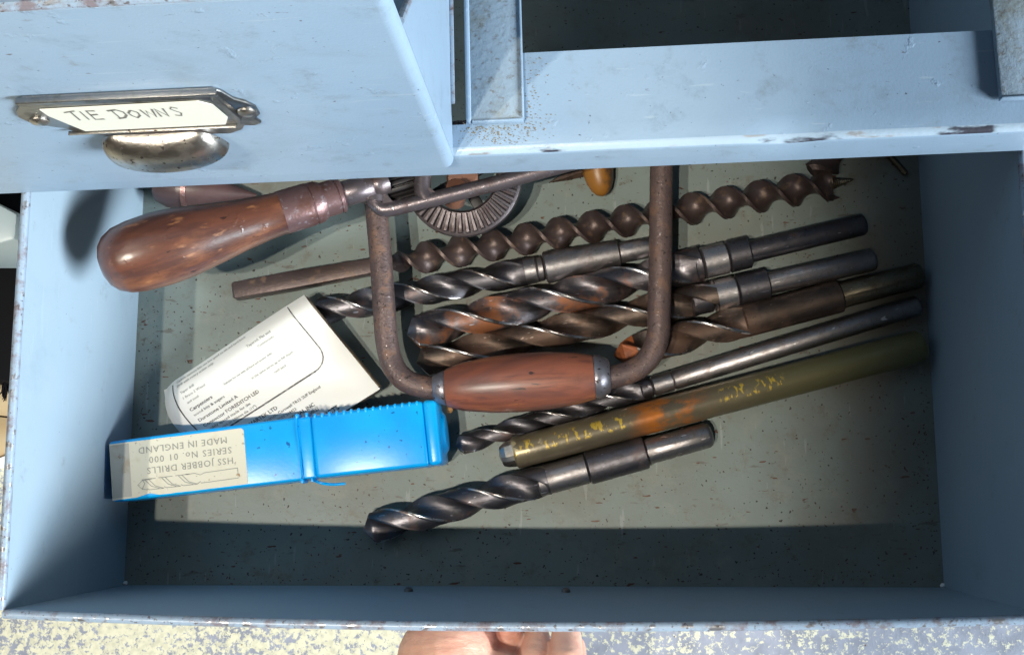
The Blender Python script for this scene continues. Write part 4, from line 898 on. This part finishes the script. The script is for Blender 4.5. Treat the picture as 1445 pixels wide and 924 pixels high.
# ================================================================ PERSON (hand holding the drawer front)
def remesh_obj(caps, name, mat, parent, vox=0.0012, smooth=6):
    bm = bmesh.new()
    for p0, r0, p1, r1 in caps:
        p0 = Vector(p0); p1 = Vector(p1); n = 20
        q = (p1-p0).to_track_quat('Z', 'Y').to_matrix(); Ln = (p1-p0).length; rings = []
        hs = [(-r0*math.cos(a), r0*math.sin(a)) for a in (PI/2*i/6 for i in range(0, 6))]+[(0, r0), (Ln, r1)]+[(Ln+r1*math.sin(a), r1*math.cos(a)) for a in (PI/2*i/6 for i in range(1, 7))]
        for z, r in hs: rings.append([bm.verts.new(p0+q @ Vector((max(r, 1e-5)*math.cos(2*PI*k/n), max(r, 1e-5)*math.sin(2*PI*k/n), z))) for k in range(n)])
        for a, b in zip(rings, rings[1:]):
            for k in range(n): bm.faces.new((a[k], a[(k+1) % n], b[(k+1) % n], b[k]))
        bm.faces.new(list(reversed(rings[0]))); bm.faces.new(rings[-1])
    me = bpy.data.meshes.new('tmp'); bm.to_mesh(me); bm.free()
    o = bpy.data.objects.new('tmp', me); col.objects.link(o)
    md = o.modifiers.new('r', 'REMESH'); md.mode = 'VOXEL'; md.voxel_size = vox
    sm_ = o.modifiers.new('s', 'SMOOTH'); sm_.factor = 0.5; sm_.iterations = smooth
    dg = bpy.context.evaluated_depsgraph_get(); m2 = bpy.data.meshes.new_from_object(o.evaluated_get(dg))
    bpy.data.objects.remove(o); bpy.data.meshes.remove(me)
    inv = world_of(parent).inverted() if parent else Matrix.Identity(4)
    for v in m2.vertices: v.co = inv @ v.co
    m2.materials.clear(); m2.materials.append(MT[mat])
    for p in m2.polygons: p.use_smooth = True
    m2.name = name; ob = bpy.data.objects.new(name, m2); col.objects.link(ob)
    if parent: ob.parent = parent
    return ob
# left hand reaching from the lower left, fingers curled up behind the pull
pn = thing('person', 'bare hand of a person pulling the drawer open by its front', 'person', (-0.01737, -0.03895, 0.06000))
caps = [
    ((-0.03264, -0.02691, 0.08000), 0.0225, (-0.02858, -0.04666, 0.08000), 0.026),        # thumb base
    ((-0.02795, -0.02464, 0.07800), 0.0190, (-0.01955, -0.02177, 0.06600), 0.0105),       # thumb bending under the pull
    ((-0.01956, -0.02014, 0.06600), 0.0105, (-0.01296, -0.01878, 0.05600), 0.0090),
    ((-0.02860, -0.04354, 0.08000), 0.026, (-0.00280, -0.05187, 0.07600), 0.026),        # palm
    ((-0.02526, -0.05752, 0.08000), 0.026, (-0.04056, -0.08711, 0.08500), 0.027),       # wrist
    ((-0.04056, -0.08711, 0.08500), 0.027, (-0.08644, -0.18443, 0.11000), 0.037),       # forearm
    ((-0.00515, -0.02905, 0.06000), 0.0082, (-0.00439, -0.01484, 0.06600), 0.0066),       # index finger tip curled back
    ((-0.00319, -0.04989, 0.07000), 0.010, (-0.00542, -0.02965, 0.05600), 0.0082),
    ((0.01016, -0.05213, 0.07400), 0.0100, (0.00824, -0.02877, 0.07200), 0.0082),      # middle finger
    ((0.00824, -0.02877, 0.07200), 0.0082, (0.00803, -0.01939, 0.05800), 0.0074),
    ((0.02157, -0.05358, 0.07400), 0.0100, (0.02324, -0.02715, 0.08200), 0.0079),      # ring finger
    ((0.02324, -0.02715, 0.08200), 0.0079, (0.02311, -0.01761, 0.06600), 0.0073),
    ((0.02300, -0.05756, 0.06200), 0.0095, (0.02711, -0.04058, 0.04800), 0.0070),      # little finger, lower
    ((0.02711, -0.04058, 0.04800), 0.0070, (0.02651, -0.02598, 0.03800), 0.0058),
]
remesh_obj(caps, 'hand', 'skin', pn, 0.0009, 4)
